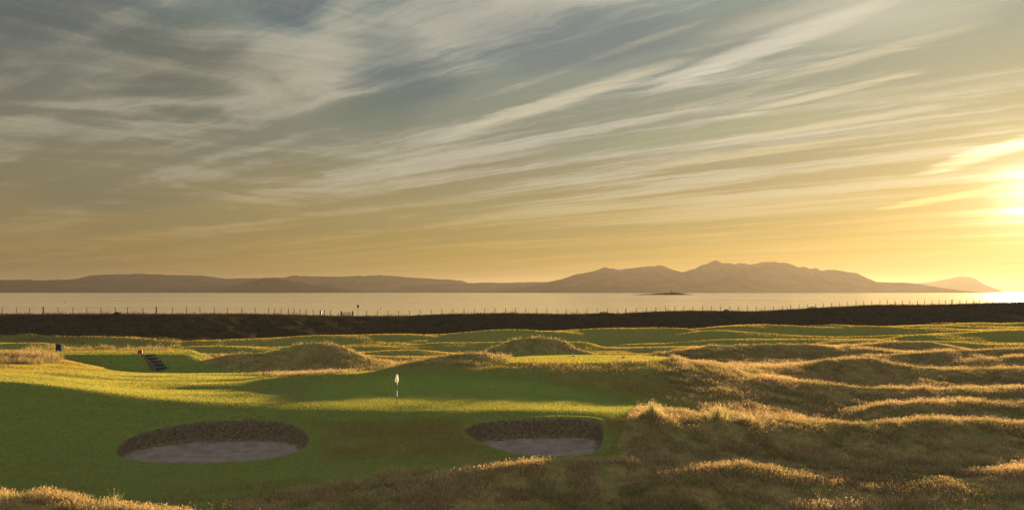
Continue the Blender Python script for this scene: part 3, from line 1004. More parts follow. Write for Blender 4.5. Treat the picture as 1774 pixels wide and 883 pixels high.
# ------------------------------------------------------------------ grass
def blade_material(name, cols_, trans=0.5, rough=0.6):
    m = bpy.data.materials.new(name)
    m.use_nodes = True
    m.node_tree.nodes.clear()
    t = NT(m.node_tree)
    tint = t.attr('tint')
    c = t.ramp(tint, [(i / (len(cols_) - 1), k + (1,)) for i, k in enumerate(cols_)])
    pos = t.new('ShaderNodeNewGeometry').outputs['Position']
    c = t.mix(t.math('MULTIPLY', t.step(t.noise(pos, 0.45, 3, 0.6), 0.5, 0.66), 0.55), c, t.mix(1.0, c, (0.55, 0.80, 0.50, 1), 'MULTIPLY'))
    d = t.new('ShaderNodeBsdfDiffuse')
    t.put(d.inputs['Color'], c)
    tr = t.new('ShaderNodeBsdfTranslucent')
    t.put(tr.inputs['Color'], c)
    mx = t.new('ShaderNodeMixShader')
    mx.inputs[0].default_value = trans
    t.l.new(d.outputs[0], mx.inputs[1])
    t.l.new(tr.outputs[0], mx.inputs[2])
    o = t.new('ShaderNodeOutputMaterial')
    t.l.new(mx.outputs[0], o.inputs['Surface'])
    return m


STRAW = [(0.070, 0.068, 0.028), (0.13, 0.110, 0.048), (0.23, 0.170, 0.080), (0.34, 0.240, 0.120), (0.44, 0.32, 0.18)]
fescue_mat = blade_material("fescue", STRAW, 0.55)
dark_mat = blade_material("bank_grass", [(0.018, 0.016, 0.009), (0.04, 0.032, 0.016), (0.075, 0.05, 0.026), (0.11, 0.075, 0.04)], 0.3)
marram_mat = blade_material("marram", [(0.16, 0.16, 0.06), (0.28, 0.25, 0.11), (0.40, 0.33, 0.16), (0.5, 0.42, 0.24)], 0.5)


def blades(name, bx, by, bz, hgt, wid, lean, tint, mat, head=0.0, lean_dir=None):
    """upright grass: each stem a narrow bent blade of two quads, a share of them with a seed head"""
    n = len(bx)
    a = rng.uniform(0, 2 * np.pi, n)            # facing
    la = rng.uniform(0, 2 * np.pi, n) if lean_dir is None else lean_dir + rng.normal(0, 0.7, n)
    cx, sx_ = np.cos(a), np.sin(a)
    lx, ly = np.cos(la) * lean, np.sin(la) * lean
    base = np.stack([bx, by, bz - 0.03], -1)
    side = np.stack([cx, sx_, np.zeros(n)], -1)
    mid = base + np.stack([lx * hgt * 0.25, ly * hgt * 0.25, hgt * 0.55], -1)
    top = base + np.stack([lx * hgt, ly * hgt, hgt * (1 - 0.25 * lean)], -1)
    w_ = wid[:, None]
    vs_ = [base - side * w_ * 0.5, base + side * w_ * 0.5, mid + side * w_ * 0.45, mid - side * w_ * 0.45,
           top + side * w_ * 0.12, top - side * w_ * 0.12]
    co = np.stack(vs_, 1).reshape(-1, 3)
    i = np.arange(n)[:, None] * 6
    f = np.concatenate([i + np.array([0, 1, 2, 3]), i + np.array([3, 2, 4, 5])], 0)
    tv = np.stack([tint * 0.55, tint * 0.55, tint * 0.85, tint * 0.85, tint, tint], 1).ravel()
    if head > 0:
        hs = np.where(rng.random(n) < head)[0]
        k = len(hs)
        tp = top[hs]
        hl = rng.uniform(0.05, 0.10, k)
        hw = np.maximum(wid[hs] * 0.8, 0.010)[:, None]
        ddir = np.stack([lx[hs] * 1.2, ly[hs] * 1.2, np.ones(k)], -1)
        a2 = rng.uniform(0, 2 * np.pi, k)
        s2 = np.stack([np.cos(a2), np.sin(a2), np.zeros(k)], -1)
        hv = np.stack([tp - ddir * 0.02, tp + ddir * hl[:, None] * 0.5 + s2 * hw, tp + ddir * hl[:, None], tp + ddir * hl[:, None] * 0.5 - s2 * hw], 1).reshape(-1, 3)
        off = len(co)
        co = np.concatenate([co, hv], 0)
        f = np.concatenate([f, off + np.arange(k)[:, None] * 4 + np.array([0, 1, 2, 3])], 0)
        tv = np.concatenate([tv, np.repeat(np.clip(tint[hs] + 0.25, 0, 1), 4)])
    return np_mesh(name, co, f, mat, False, {'tint': tv})


def scatter(n, u0, u1, y0, y1, keep, clump=1.0):
    """candidates spread over the land, thinned by a mask and by clumps"""
    u = rng.uniform(u0, u1, n)
    y = np.exp(rng.uniform(math.log(y0), math.log(y1), n))
    x = (u - CX) / F * y
    z = ground(x, y)
    k = keep(x, y, z)
    c = fbm(x / 1.3, y / 1.3, 4, 101)
    ok = rng.random(n) < k * np.clip(0.75 + clump * c * 1.6, 0.12, 1)
    return x[ok], y[ok], z[ok], c[ok]


def rough_keep(x, y, z):
    r = region(ROUGH, x, y, z)
    return np.maximum(r, np.where(px_of(x, y) > 1850, 1.0, 0.0))


def grass_field(name, n, u0, u1, y0, y1, hmin, hmax, label, keep=rough_keep, mat=None, head=0.4, wk=1.0, clump=1.0, tmul=1.0):
    x, y, z, c = scatter(n, u0, u1, y0, y1, keep, clump)
    k = len(x)
    big = fbm(x / 5.0, y / 5.0, 3, 202)
    h = (hmin + (hmax - hmin) * rng.random(k) ** 1.5) * np.clip(0.9 + 0.7 * c + 0.5 * big, 0.35, 1.6)
    wd = (0.005 + 0.00022 * y) * wk * rng.uniform(0.6, 1.3, k)
    tint = np.clip(rng.normal(0.48, 0.20, k) + 0.35 * big, 0.0, 1.0) * tmul
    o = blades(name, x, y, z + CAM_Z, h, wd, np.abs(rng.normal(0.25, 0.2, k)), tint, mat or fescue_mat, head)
    print(name, k)
    return tag(o, kind='stuff', label=label, cat='grass')


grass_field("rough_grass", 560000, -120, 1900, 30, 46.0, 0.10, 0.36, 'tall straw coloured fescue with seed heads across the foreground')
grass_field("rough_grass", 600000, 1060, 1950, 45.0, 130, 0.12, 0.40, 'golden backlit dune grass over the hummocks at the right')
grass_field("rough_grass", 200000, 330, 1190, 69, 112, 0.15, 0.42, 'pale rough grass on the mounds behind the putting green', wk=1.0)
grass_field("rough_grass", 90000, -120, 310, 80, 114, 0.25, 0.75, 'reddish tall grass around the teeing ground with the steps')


def turf_material():
    m = bpy.data.materials.new("mown_turf")
    m.use_nodes = True
    m.node_tree.nodes.clear()
    t = NT(m.node_tree)
    tint = t.attr('tint')
    pos = t.new('ShaderNodeNewGeometry').outputs['Position']
    c = t.ramp(tint, [(0.0, (0.150, 0.176, 0.096, 1)), (0.35, (0.140, 0.166, 0.088, 1)), (0.6, (0.150, 0.148, 0.076, 1)), (1.0, (0.158, 0.128, 0.080, 1))])
    c = t.mix(t.math('MULTIPLY', t.step(t.noise(t.vec('MULTIPLY', pos, (0.3, 1, 1)), 0.6, 4, 0.6), 0.5, 0.7), 0.5), c, (0.16, 0.14, 0.045, 1))
    d = t.new('ShaderNodeBsdfDiffuse')
    t.put(d.inputs['Color'], c)
    tr = t.new('ShaderNodeBsdfTranslucent')
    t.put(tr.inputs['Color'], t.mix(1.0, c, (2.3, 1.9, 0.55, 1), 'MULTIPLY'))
    mx = t.new('ShaderNodeMixShader')
    mx.inputs[0].default_value = 0.5
    t.l.new(d.outputs[0], mx.inputs[1])
    t.l.new(tr.outputs[0], mx.inputs[2])
    o = t.new('ShaderNodeOutputMaterial')
    t.l.new(mx.outputs[0], o.inputs['Surface'])
    return m


def mown_turf(name, n, y0, y1, label, mat):
    """short mown grass as single blades, their size growing a little with distance"""
    u = rng.uniform(-120, 1900, n)
    y = np.exp(rng.uniform(math.log(y0), math.log(y1), n))
    x = (u - CX) / F * y
    z, sa, fa = ground(x, y, True)
    keep = (1 - np.clip(region(ROUGH, x, y, z) * 1.2, 0, 1)) * (1 - sa) * (1 - fa) * (1 - bank_mask(x, y, z))
    ok = rng.random(n) < keep
    x, y, z = x[ok], y[ok], z[ok]
    k = len(x)
    se = region(SEMI, x, y, z, 34.0) * np.clip(0.75 + fbm(x / 2.5, y / 2.0, 3, 55), 0, 1)
    gr = sstep(poly_sd(GREEN_POLY, x, y), -1.2, 1.2)
    h = (0.030 + 0.0004 * y) * (0.85 - 0.2 * gr + 0.6 * se) * rng.uniform(0.8, 1.15, k)
    wd = (0.014 + 0.0007 * y) * rng.uniform(0.7, 1.2, k)
    a = rng.uniform(0, 2 * np.pi, k)
    side = np.stack([np.cos(a), np.sin(a), np.zeros(k)], -1) * wd[:, None] * 0.5
    base = np.stack([x, y, z + CAM_Z - 0.01], -1)
    tip = base + np.stack([rng.normal(0, 0.25, k) * h, rng.normal(0, 0.25, k) * h, h], -1)
    co = np.stack([base - side, base + side, tip + side * 0.5, tip - side * 0.5], 1).reshape(-1, 3)
    f = np.arange(k * 4).reshape(-1, 4)
    dry = sstep(y, 92, 112)
    tint = np.clip(0.35 - 0.25 * gr + 0.5 * se * (1 - dry) + dry * (0.62 + 0.4 * fbm(x / 20, y / 10, 2, 88)) + rng.normal(0, 0.05, k), 0, 1)
    print(name, k)
    return tag(np_mesh(name, co, f, mat, False, {'tint': np.repeat(tint, 4)}), kind='stuff', label=label, cat='grass')


turf_mat = turf_material()
mown_turf("mown_grass", 1750000, 36, 98, 'smooth mown green turf of the putting green and its surrounds', turf_mat)
mown_turf("mown_grass", 350000, 100, 235, 'far mown fairway rolling below the dark bank', turf_mat)


def bank_keep(x, y, z):
    return bank_mask(x, y, z) * (z > -12)


def bank_top_keep(x, y, z):
    u = px_of(x, y)
    fy = np.interp(u, [p[0] for p in FENCE_PTS], [p[2] for p in FENCE_PTS])
    g = fbm(x / 2.2, y / 6.0, 3, 303)
    return (np.abs(y - fy) < 7) * np.clip(0.55 + 1.6 * g, 0.05, 1)


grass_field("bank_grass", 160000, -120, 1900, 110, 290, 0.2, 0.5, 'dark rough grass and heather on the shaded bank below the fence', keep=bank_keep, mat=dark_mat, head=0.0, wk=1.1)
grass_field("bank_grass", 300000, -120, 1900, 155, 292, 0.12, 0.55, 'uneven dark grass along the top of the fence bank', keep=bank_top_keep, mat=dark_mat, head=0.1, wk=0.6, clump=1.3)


def tall_patch_keep(x, y, z):
    u = px_of(x, y)
    fy = np.interp(u, [p[0] for p in FENCE_PTS], [p[2] for p in FENCE_PTS])
    return (np.abs(y - fy) < 5) * sstep(fbm(x / 1.6, y / 5.0, 3, 404), 0.12, 0.45)


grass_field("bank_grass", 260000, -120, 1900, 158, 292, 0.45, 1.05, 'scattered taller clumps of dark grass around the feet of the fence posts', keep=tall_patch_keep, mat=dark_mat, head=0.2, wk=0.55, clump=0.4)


# spiky tussocks one could point at
def tussock(px, py, hgt, n, spread, label, y0=30, y1=60, yy=None):
    if yy is None:
        X, Y, Z = hit(px, py, y0, y1)
    else:
        Y = yy
        X = (px - CX) / F * Y
        Z = float(ground(np.array([X]), np.array([Y]))[0])
    r = np.minimum(np.abs(rng.normal(0, spread, n)), spread * 1.5)
    a = rng.uniform(0, 2 * np.pi, n)
    x = X + r * np.cos(a)
    y = Y + r * np.sin(a)
    z = ground(x, y)
    o = blades("grass_tussock", x - X, y - Y, z - Z, hgt * rng.uniform(0.55, 1.1, n), np.full(n, 0.022) * (Y / 50),
               np.clip(r / max(spread, .01) * 0.28 + rng.uniform(0, 0.2, n), 0, 1.0), np.clip(rng.normal(0.55, 0.2, n), 0, 1), marram_mat, 0.25, a)
    o.location = (X, Y, Z + CAM_Z)
    return tag(o, label=label, cat='grass tussock', group='spiky grass tussocks')


tussock(1130, 716, 0.8, 260, 0.42, 'rounded spiky grass tussock at the right end of the green edge', yy=52.0)
tussock(1243, 716, 0.95, 260, 0.42, 'tallest spiky grass tussock on the dune crest right of the bunkers', yy=53.0)
tussock(1290, 722, 0.5, 120, 0.28, 'small spiky tussock on the dune crest just right of the tallest one', yy=53.8)
tussock(197, 858, 0.72, 40, 0.16, 'thin green tussock standing up from the lower left rough', yy=30.4)
tussock(246, 868, 0.55, 30, 0.2, 'sparse low green tussock at the lower left, right of the thin one', yy=30.2)

# ------------------------------------------------------------------ materials of the small things
wood_dark = simple_mat("weathered_wood", (0.040, 0.031, 0.022), 0.85, 0.35, 9.0, bump=0.4)
wood_grey = simple_mat("grey_wood", (0.070, 0.066, 0.056), 0.85, 0.3, 8.0, bump=0.4)
wire_mat = simple_mat("wire", (0.12, 0.11, 0.10), 0.5, 0.2, 3.0, metallic=0.6)
black_p = simple_mat("black_paint", (0.012, 0.012, 0.012), 0.4, 0.2)
white_p = simple_mat("white_paint", (0.78, 0.77, 0.74), 0.4, 0.05)
red_p = simple_mat("red_paint", (0.38, 0.022, 0.014), 0.45, 0.15)
slate_p = simple_mat("slate_plastic", (0.030, 0.034, 0.038), 0.9, 0.3, spec=0.1)
blue_p = simple_mat("blue_grey_notice", (0.045, 0.055, 0.070), 0.5, 0.1)
rock_m = simple_mat("islet_rock", (0.022, 0.018, 0.013), 1.0, 0.4, 0.03, spec=0.0)
stone_m = simple_mat("tower_stone", (0.05, 0.044, 0.036), 0.9, 0.2, 0.3)
hull_m = simple_mat("dark_hull", (0.05, 0.035, 0.025), 0.6, 0.2, 0.5)
shrub_m = blade_material("shrub_leaf", [(0.02, 0.025, 0.01), (0.035, 0.04, 0.016), (0.06, 0.06, 0.03)], 0.25)


def gz(x, y):
    return float(ground(np.array([float(x)]), np.array([float(y)]))[0]) + CAM_Z


def fence_at(px):
    Y = float(np.interp(px, [p[0] for p in FENCE_PTS], [p[2] for p in FENCE_PTS]))
    X = (px - CX) / F * Y
    return X, Y, gz(X, Y)


# ------------------------------------------------------------------ fences
LEFT_POSTS = [-45, -21, 3.8, 28.4, 50.9, 75.2, 100.4, 126.4, 150.4, 175, 200, 221, 247.8, 270.8, 299.2, 323.3, 346.6, 371.5, 394.2, 419, 442, 465.6, 476,
              487.3, 499.8, 509.5, 519.8, 530.6, 542.5, 554.4, 562.3, 572.5]
RIGHT_POSTS = [635.3, 654, 672.4, 690.5, 709.5, 728.1, 747.1, 765.5, 784.7, 803.9, 822.8, 839.9, 857.7, 875.9, 892.9, 910.5, 928.9, 947.5, 965.4, 981,
               999.8, 1017, 1034.7, 1052.9, 1069.6, 1084.7, 1102.7, 1119.6, 1136.3, 1152.9, 1169.3, 1185.2, 1200.8, 1217.5, 1232.6, 1248.5, 1264.4,
               1279.5, 1294.8, 1310.2, 1325.3, 1340.4, 1355.5, 1369.8, 1384.4, 1399, 1413.3, 1426.3, 1440.4, 1454.2, 1468.5, 1482.9, 1496.4, 1510.2,
               1524.3, 1537.5, 1550.6, 1563.3, 1576, 1589.6, 1601.9, 1614.6, 1626.9, 1637.8, 1649.3, 1663, 1674.5, 1686.5, 1696.9, 1708.6, 1719.3,
               1731, 1742.5, 1753.7, 1764.6, 1776, 1787, 1798]
THICK = (75.2, 270.8, 1084.7, 1649.3)


def fence(posts, label):
    x0, y0, z0 = fence_at(posts[0])
    root = empty("post_and_wire_fence", (x0, y0, z0))
    tag(root, label, 'fence', 'fences along the top of the bank')
    tops = []
    for p in posts:
        x, y, z = fence_at(p)
        th = p in THICK
        h = (1.55 if th else 1.38) + random.uniform(-0.05, 0.05) + (y - 165) * 0.001
        wd = (0.30 if th else 0.155) * (1 + (y - 165) / 500)
        m = MB()
        lx = random.uniform(-0.03, 0.03)
        m.tube((0, 0, -0.4), (lx, 0, h), wd / 2, wd / 2 * 0.92, 8)
        m.build('post', wood_dark, root, loc=(x - x0, y - y0, z - z0))
        tops.append((x - x0 + lx, y - y0, z - z0, h))
    for k in (0.92, 0.68, 0.42):
        m = MB()
        for a, b in zip(tops[:-1], tops[1:]):
            p = (a[0], a[1] - 0.06, a[2] + a[3] * k)
            q = (b[0], b[1] - 0.06, b[2] + b[3] * k)
            mid = ((p[0] + q[0]) / 2, (p[1] + q[1]) / 2, (p[2] + q[2]) / 2 - 0.02)
            m.tube(p, mid, 0.007, n=4, caps=False).tube(mid, q, 0.007, n=4, caps=False)
        m.build('wire', wire_mat, root)
    return root


fence(LEFT_POSTS, 'weathered post and wire fence on the dark bank left of the gate')
fence(RIGHT_POSTS, 'weathered post and wire fence running from the gate to the right edge')

# gate
gx0, gy0, gz0 = fence_at(591)
gx1, gy1, gz1 = fence_at(611)
gate = empty("field_gate", ((gx0 + gx1) / 2, (gy0 + gy1) / 2, (gz0 + gz1) / 2 - 0.1))
gate.rotation_euler = (0, 0, math.atan2(gy1 - gy0, gx1 - gx0))
tag(gate, 'dark wooden barred gate with a narrow side gate between two thick posts', 'gate')
L = math.hypot(gx1 - gx0, gy1 - gy0)
for s in (-1, 1):
    MB().box((s * L / 2, 0, 0.55), (0.24, 0.24, 1.5)).box((s * L / 2, 0, 1.315), (0.27, 0.27, 0.03), taper=0.6).build('gate_post', wood_dark, gate)
m = MB()
xa, xb = -L / 2 + 0.18, L / 2 * 0.38
for z in (0.15, 0.42, 0.69, 0.98):
    m.box(((xa + xb) / 2, 0, z), (xb - xa, 0.05, 0.10))
for x in (xa + 0.04, xb - 0.04):
    m.box((x, -0.055, 0.56), (0.09, 0.05, 1.0))
m.tube((xa + 0.1, -0.05, 0.15), ((xa + xb) / 2, -0.05, 0.98), 0.035).tube((xb - 0.1, -0.05, 0.15), ((xa + xb) / 2, -0.05, 0.98), 0.035)
m.build('wide_leaf', wood_dark, gate)
m = MB()
xa, xb = L / 2 * 0.40, L / 2 - 0.16
for z in (0.15, 0.5, 0.90):
    m.box(((xa + xb) / 2, 0, z), (xb - xa, 0.05, 0.09))
m.box((xa + 0.04, -0.055, 0.52), (0.08, 0.05, 0.9))
m.tube((xa + 0.05, -0.05, 0.15), (xb - 0.05, -0.05, 0.9), 0.035)
m.build('narrow_leaf', wood_dark, gate)

# sign on a pole beside the gate
x, y, z = fence_at(620.3)
sign = empty("sign_post", (x, y, z))
tag(sign, 'tall thin pole with a small dark notice board just right of the gate', 'sign')
MB().tube((0, 0, -0.3), (0, 0, 2.75), 0.045, 0.04, 10).build('pole', wood_dark, sign)
mm = MB().box((0, -0.06, 2.42), (0.44, 0.04, 0.66))
mm.build('board', slate_p, sign)
MB().box((0, -0.095, 2.42), (0.36, 0.02, 0.58)).build('notice', black_p, sign)

# small box on a post left of the gate, and the short stump
x, y, z = fence_at(557.5)
nb = empty("waste_bin", (x, y - 1.0, gz(x, y - 1.0)))
tag(nb, 'small black bin on a stand in the fence line left of the gate', 'bin')
MB().tube((0, 0, -0.3), (0, 0, 0.45), 0.05).build('stand', wood_dark, nb)
MB().box((0, 0, 0.78), (0.40, 0.34, 0.70)).box((0, 0, 1.15), (0.44, 0.38, 0.05)).build('bin_body', black_p, nb)
MB().box((0, -0.185, 0.62), (0.24, 0.02, 0.3)).build('notice', blue_p, nb)
x, y, z = fence_at(586)
st = MB().tube((0, 0, -0.3), (0.02, 0, 0.72), 0.13, 0.12, 10).tube((0.02, 0, 0.7), (0.02, 0, 0.78), 0.125, 0.08, 10).build("stump_post", wood_grey, None, loc=(x, y, z))
tag(st, 'short thick grey post standing alone just left of the gate', 'post')


# shrubs that break the skyline of the bank
def shrub(px, wdt, hgt, label, dy=-0.5):
    x, y, z = fence_at(px)
    y += dy
    z = gz(x, y)
    root = empty("shrub", (x, y, z))
    tag(root, label, 'shrub', 'low shrubs on the bank crest')
    tr = MB()
    for i in range(7):
        a = random.uniform(0, 6.28)
        tr.tube((0, 0, -0.1), (math.cos(a) * wdt * 0.3, math.sin(a) * wdt * 0.2, hgt * 0.7), 0.025, 0.008, 5)
    tr.build('stem', wood_dark, root)
    n = 420
    a = rng.uniform(0, 2 * np.pi, n)
    r = np.sqrt(rng.random(n))
    lx_, ly_ = r * np.cos(a) * wdt / 2, r * np.sin(a) * wdt / 3
    hh_ = hgt * np.sqrt(np.clip(1 - r * r, 0, 1)) * (0.75 + 0.5 * rng.random(n))
    lz_ = hh_ * rng.random(n) ** 0.5
    o = blades('foliage', lx_, ly_, lz_, rng.uniform(0.1, 0.25, n), np.full(n, 0.045), rng.uniform(0.1, 0.9, n), rng.random(n), shrub_m)
    o.parent = root
    return root


shrub(1046, 2.6, 0.5, 'low wind-clipped shrub on the bank crest by the dip right of centre')
shrub(1406, 3.0, 0.7, 'loose shrub in the fence line where the bank starts to rise')
shrub(1257, 1.6, 0.5, 'small spiky shrub in the fence on the level stretch right of centre')
shrub(205, 1.6, 0.4, 'low shrub in front of the fence at the left')

# ------------------------------------------------------------------ flagstick
fx, fy, fz = hit(688, 699.5, 52, 62, ground)
flag = empty("flagstick", (fx, fy, fz + CAM_Z))
tag(flag, 'black and white striped flagstick with a limp white flag on the putting green', 'golf flag')
H = 2.16
zs = [0.0, 0.56, 0.98, 1.42, H]
for i, mt in enumerate((black_p, white_p, black_p, white_p)):
    MB().tube((0, 0, zs[i]), (0, 0, zs[i + 1]), 0.024, 0.024, 10).build('pole_band', mt, flag)
MB().lathe((0, 0, 0), [(0.056, 0.003), (0.056, 0.008), (0.020, 0.008)], 20).build('hole', black_p, flag)
cloth = bpy.data.materials.new("flag_cloth")
cloth.use_nodes = True
cloth.node_tree.nodes.clear()
t = NT(cloth.node_tree)
dd = t.new('ShaderNodeBsdfDiffuse')
dd.inputs['Color'].default_value = (0.82, 0.80, 0.76, 1)
tt = t.new('ShaderNodeBsdfTranslucent')
tt.inputs['Color'].default_value = (0.75, 0.68, 0.55, 1)
mm = t.new('ShaderNodeMixShader')
mm.inputs[0].default_value = 0.35
t.l.new(dd.outputs[0], mm.inputs[1])
t.l.new(tt.outputs[0], mm.inputs[2])
oo = t.new('ShaderNodeOutputMaterial')
t.l.new(mm.outputs[0], oo.inputs['Surface'])
m = MB()
nu, nv = 26, 18
for j in range(nv):
    v = j / (nv - 1)                       # 0 at the top of the hoist
    wv = 0.05 + 0.11 * min(1, v * 1.25) ** 0.8
    if v > 0.82:
        wv *= 1 - (v - 0.82) / 0.18 * 0.75
    zt = H - 0.02 - v * 0.58
    for i in range(nu):
        a = i / (nu - 1)
        ang_ = a * 2 * math.pi * 0.92
        rr = wv * (1 + 0.22 * math.sin(5 * ang_ + 1.3 * v * 3))
        m.v.append((math.cos(ang_) * rr * 0.8 - wv * 0.22, math.sin(ang_) * rr * 0.55, zt - 0.03 * math.sin(ang_ * 2) * v))
for j in range(nv - 1):
    for i in range(nu - 1):
        q = j * nu + i
        m.f.append((q, q + 1, q + nu + 1, q + nu))
m.build('flag', cloth, flag, smooth=True)

# ------------------------------------------------------------------ things on the left tee
bx, by, bz = unpx(103.5, 609, 103)
bz = gz(bx, by)
b = empty("litter_bin", (bx, by, bz))
tag(b, 'square slatted dark grey bin standing at the back of the left tee', 'bin')
MB().box((0, 0, 0.42), (0.60, 0.60, 0.80)).build('liner', slate_p, b)
for s, ax in ((-1, 0), (1, 0), (-1, 1), (1, 1)):
    for k in range(6):
        o = (k - 2.5) * 0.112
        c = (o, s * 0.325, 0.44) if ax == 0 else (s * 0.325, o, 0.44)
        sz = (0.085, 0.035, 0.86) if ax == 0 else (0.035, 0.085, 0.86)
        MB().box(c, sz).build('slat', slate_p, b)
MB().box((0, 0, 0.90), (0.74, 0.74, 0.04)).build('rim', slate_p, b)

rx, ry, rz = unpx(243, 613, 98.6)
rz = gz(rx, ry)
rb = empty("tee_box_sign", (rx, ry, rz))
rb.rotation_euler = (0, 0, R(12))
tag(rb, 'small red box on the front edge of the left tee above the steps', 'tee marker')
MB().box((0, 0, 0.27), (0.52, 0.26, 0.40), taper=0.94).build('box_body', red_p, rb)
MB().box((0, 0, 0.035), (0.54, 0.28, 0.05)).build('base', wood_grey, rb)
MB().box((0, -0.14, 0.30), (0.30, 0.012, 0.16)).build('panel', simple_mat("dark_red", (0.12, 0.012, 0.010), 0.5, 0.2), rb)

# steps down the front of the tee
top = Vector(((257 - CX) / F * 98.0, 98.0, TEE_Z + CAM_Z))
bot = Vector(((279.5 - CX) / F * 94.4, 94.4, 0))
bot.z = gz(bot.x, bot.y) + 0.05
run = Vector((bot.x - top.x, bot.y - top.y, 0))
RL = run.length
steps = empty("timber_steps", top, math.atan2(run.y, run.x))
tag(steps, 'flight of five dark timber steps with side boards set into the tee bank', 'steps')
NS = 5
dz_ = (top.z - bot.z) / NS
tread_m = simple_mat("step_tread", (0.075, 0.075, 0.045), 0.9, 0.3, 7.0, bump=0.3)
riser_m = simple_mat("step_riser", (0.035, 0.030, 0.022), 0.85, 0.3, 7.0, bump=0.3)
for k in range(NS):
    x0_ = RL * k / NS
    x1_ = RL * (k + 1) / NS
    zt = -dz_ * k
    MB().box((x1_ - 0.04, 0, zt - dz_ / 2 + 0.02), (0.08, 1.20, dz_ + 0.04)).build('riser', riser_m, steps)
    MB().box(((x0_ + x1_) / 2 - 0.045, 0, zt - 0.10 + 0.02), (RL / NS - 0.10, 1.20, 0.2)).build('tread', tread_m, steps)
for s in (-1, 1):
    m = MB()
    pts = [(-0.15, 0.10), (RL + 0.1, -dz_ * NS + 0.22), (RL + 0.1, -dz_ * NS - 0.35), (-0.15, -0.45)]
    for yy in (s * 0.62 - 0.035, s * 0.62 + 0.035):
        for (a_, c_) in pts:
            m.v.append((a_, yy, c_))
    m.f += [(0, 1, 2, 3), (7, 6, 5, 4), (0, 4, 5, 1), (1, 5, 6, 2), (2, 6, 7, 3), (3, 7, 4, 0)]
    m.build('side_board', wood_grey, steps)


# tee markers on the far tee
def tee_marker(px, Y, label, wdt, mats):
    X = (px - CX) / F * Y
    o = empty("tee_marker", (X, Y, gz(X, Y)))
    tag(o, label, 'tee marker', 'markers on the teeing ground behind the green')
    MB().box((0, 0, 0.06), (wdt, 0.12, 0.12), taper=0.92).build('block', mats[0], o)
    MB().box((0, 0, 0.155), (wdt * 0.7, 0.10, 0.07), taper=0.7).build('cap', mats[1], o)
    for s in (-1, 1):
        MB().tube((s * wdt * 0.3, 0, -0.05), (s * wdt * 0.3, 0, 0.02), 0.012, n=6).build('spike', wire_mat, o)
    return o


tee_marker(1080, 79.5, 'low dark tee marker with a pale top on the lit far tee', 0.36, (black_p, white_p))
tee_marker(994, 81.0, 'tiny grey tee marker at the back edge of the far tee', 0.24, (slate_p, white_p))

# ------------------------------------------------------------------ out on the water
ID = 4300.0
us = np.linspace(1090, 1205, 60)
tt_ = (us - 1090) / 115
prof = np.interp(us, [1090, 1100, 1125, 1150, 1165, 1172, 1185, 1205], [0.0, 0.15, 0.45, 0.85, 1.0, 0.98, 0.55, 0.0])
ih = prof * 13.0 + 0.5 * fbm(us / 3, us * 0, 3, 7) * (prof > 0.1)
P_ = np.linspace(-1, 1, 11)
IX = (us - CX) / F * ID
A_, B_ = np.meshgrid(IX, P_)
IZ = ih[None, :] * (1 - np.abs(B_) ** 2.2) - 1.0 + 0.5 * fbm(A_ / 12, B_ * 4, 3, 9)
IY = ID + B_ * 70
ii = np.arange(A_.size).reshape(A_.shape)
isl = np_mesh("islet", np.stack([A_.ravel(), IY.ravel(), IZ.ravel()], -1),
              np.stack([ii[:-1, :-1], ii[:-1, 1:], ii[1:, 1:], ii[1:, :-1]], -1).reshape(-1, 4), rock_m, True)
tag(isl, kind='structure')
lx0 = (1163 - CX) / F * ID
lh = empty("beacon_tower", (lx0, ID, 11.5))
tag(lh, 'slim stone beacon tower on the low islet', 'lighthouse')
MB().lathe((0, 0, 0), [(3.4, -1.5), (3.2, 0), (2.8, 8), (2.5, 13.5)], 16).build('tower', stone_m, lh, True)
MB().lathe((0, 0, 0), [(3.2, 13.5), (3.2, 14.0)], 16).build('gallery', stone_m, lh)
MB().lathe((0, 0, 0), [(1.7, 14.0), (1.7, 16.0), (1.9, 16.1), (0.2, 17.3)], 12).build('lantern', stone_m, lh)
hut = empty("stone_hut", (lx0 + 10.5, ID, 11.5))
tag(hut, 'small hut right beside the tower on the islet', 'hut')
MB().box((0, 0, 1.4), (6.0, 5.0, 3.8)).build('wall', stone_m, hut)
m = MB()
m.v += [(-3.2, -2.7, 3.32), (3.2, -2.7, 3.32), (3.2, 2.7, 3.32), (-3.2, 2.7, 3.32), (-3.2, 0, 5.0), (3.2, 0, 5.0)]
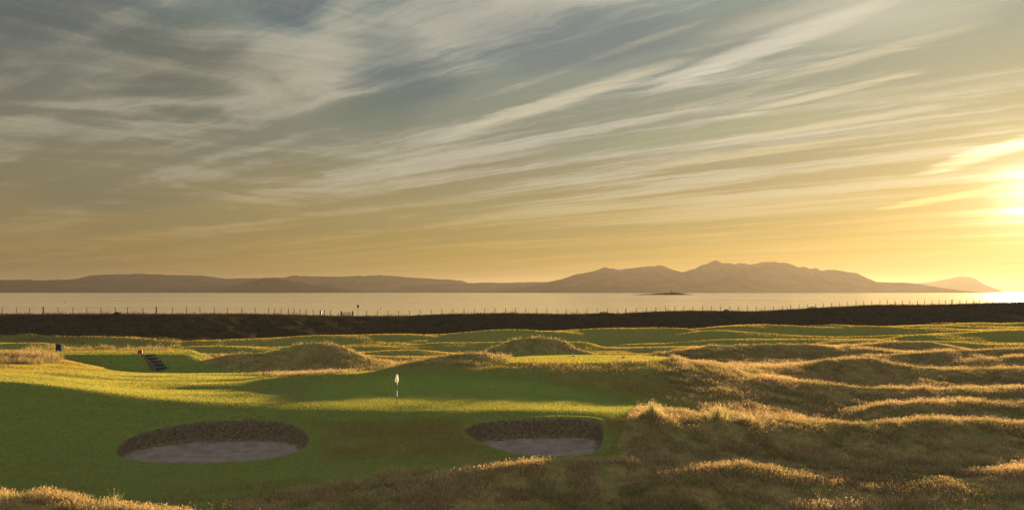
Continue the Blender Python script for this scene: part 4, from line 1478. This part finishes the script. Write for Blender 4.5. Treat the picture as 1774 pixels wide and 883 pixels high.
m.f += [(0, 1, 5, 4), (2, 3, 4, 5), (1, 2, 5), (3, 0, 4), (0, 3, 2, 1)]
m.build('roof', slate_p, hut)


def float_y(py):
    return CAM_Z * F / (py - HY)


def buoy(px, py, r, label):
    Y = float_y(py)
    o = empty("buoy", ((px - CX) / F * Y, Y, 0))
    tag(o, label, 'buoy', 'dark floats on the water')
    MB().lathe((0, 0, 0), [(r * 0.5, -r * 0.6), (r, -r * 0.1), (r, r * 0.5), (r * 0.55, r * 1.1)], 14).build('float_body', hull_m, o, True)
    MB().tube((0, 0, r * 1.05), (0, 0, r * 1.6), r * 0.16).lathe((0, 0, r * 1.5), [(r * 0.3, 0), (r * 0.3, r * 0.35)], 10).build('topmark', hull_m, o)
    return o


buoy(112.5, 524, 0.9, 'tiny dark buoy alone on the sea at the far left')
buoy(660, 535, 0.65, 'tiny dark buoy on the sea right of the gate and notice pole')
bt = empty("fishing_boat", ((789.5 - CX) / F * 5200, 5200, 0))
bt.rotation_euler = (0, 0, R(60))
tag(bt, 'distant small dark fishing boat near the far shore left of the islet', 'boat')
m = MB()
sec = [(-5.5, 1.9, 1.6), (-3, 2.3, 1.5), (0, 2.4, 1.6), (3, 1.9, 2.0), (5.0, 0.9, 2.6), (6.2, 0.05, 3.0)]
for (a_, hw_, ht_) in sec:
    m.v += [(a_, -hw_, ht_), (a_, -hw_ * 0.6, -0.6), (a_, hw_ * 0.6, -0.6), (a_, hw_, ht_)]
for k in range(len(sec) - 1):
    q = k * 4
    m.f += [(q, q + 1, q + 5, q + 4), (q + 1, q + 2, q + 6, q + 5), (q + 2, q + 3, q + 7, q + 6), (q + 3, q, q + 4, q + 7)]
m.f += [(0, 3, 2, 1), (20, 21, 22, 23)]
m.build('hull', hull_m, bt)
MB().box((1.0, 0, 3.0), (3.4, 2.8, 2.9)).box((1.0, 0, 4.6), (3.8, 3.2, 0.25)).build('wheelhouse', hull_m, bt)
MB().tube((-1.6, 0, 1.4), (-1.6, 0, 7.0), 0.15).build('mast', hull_m, bt)
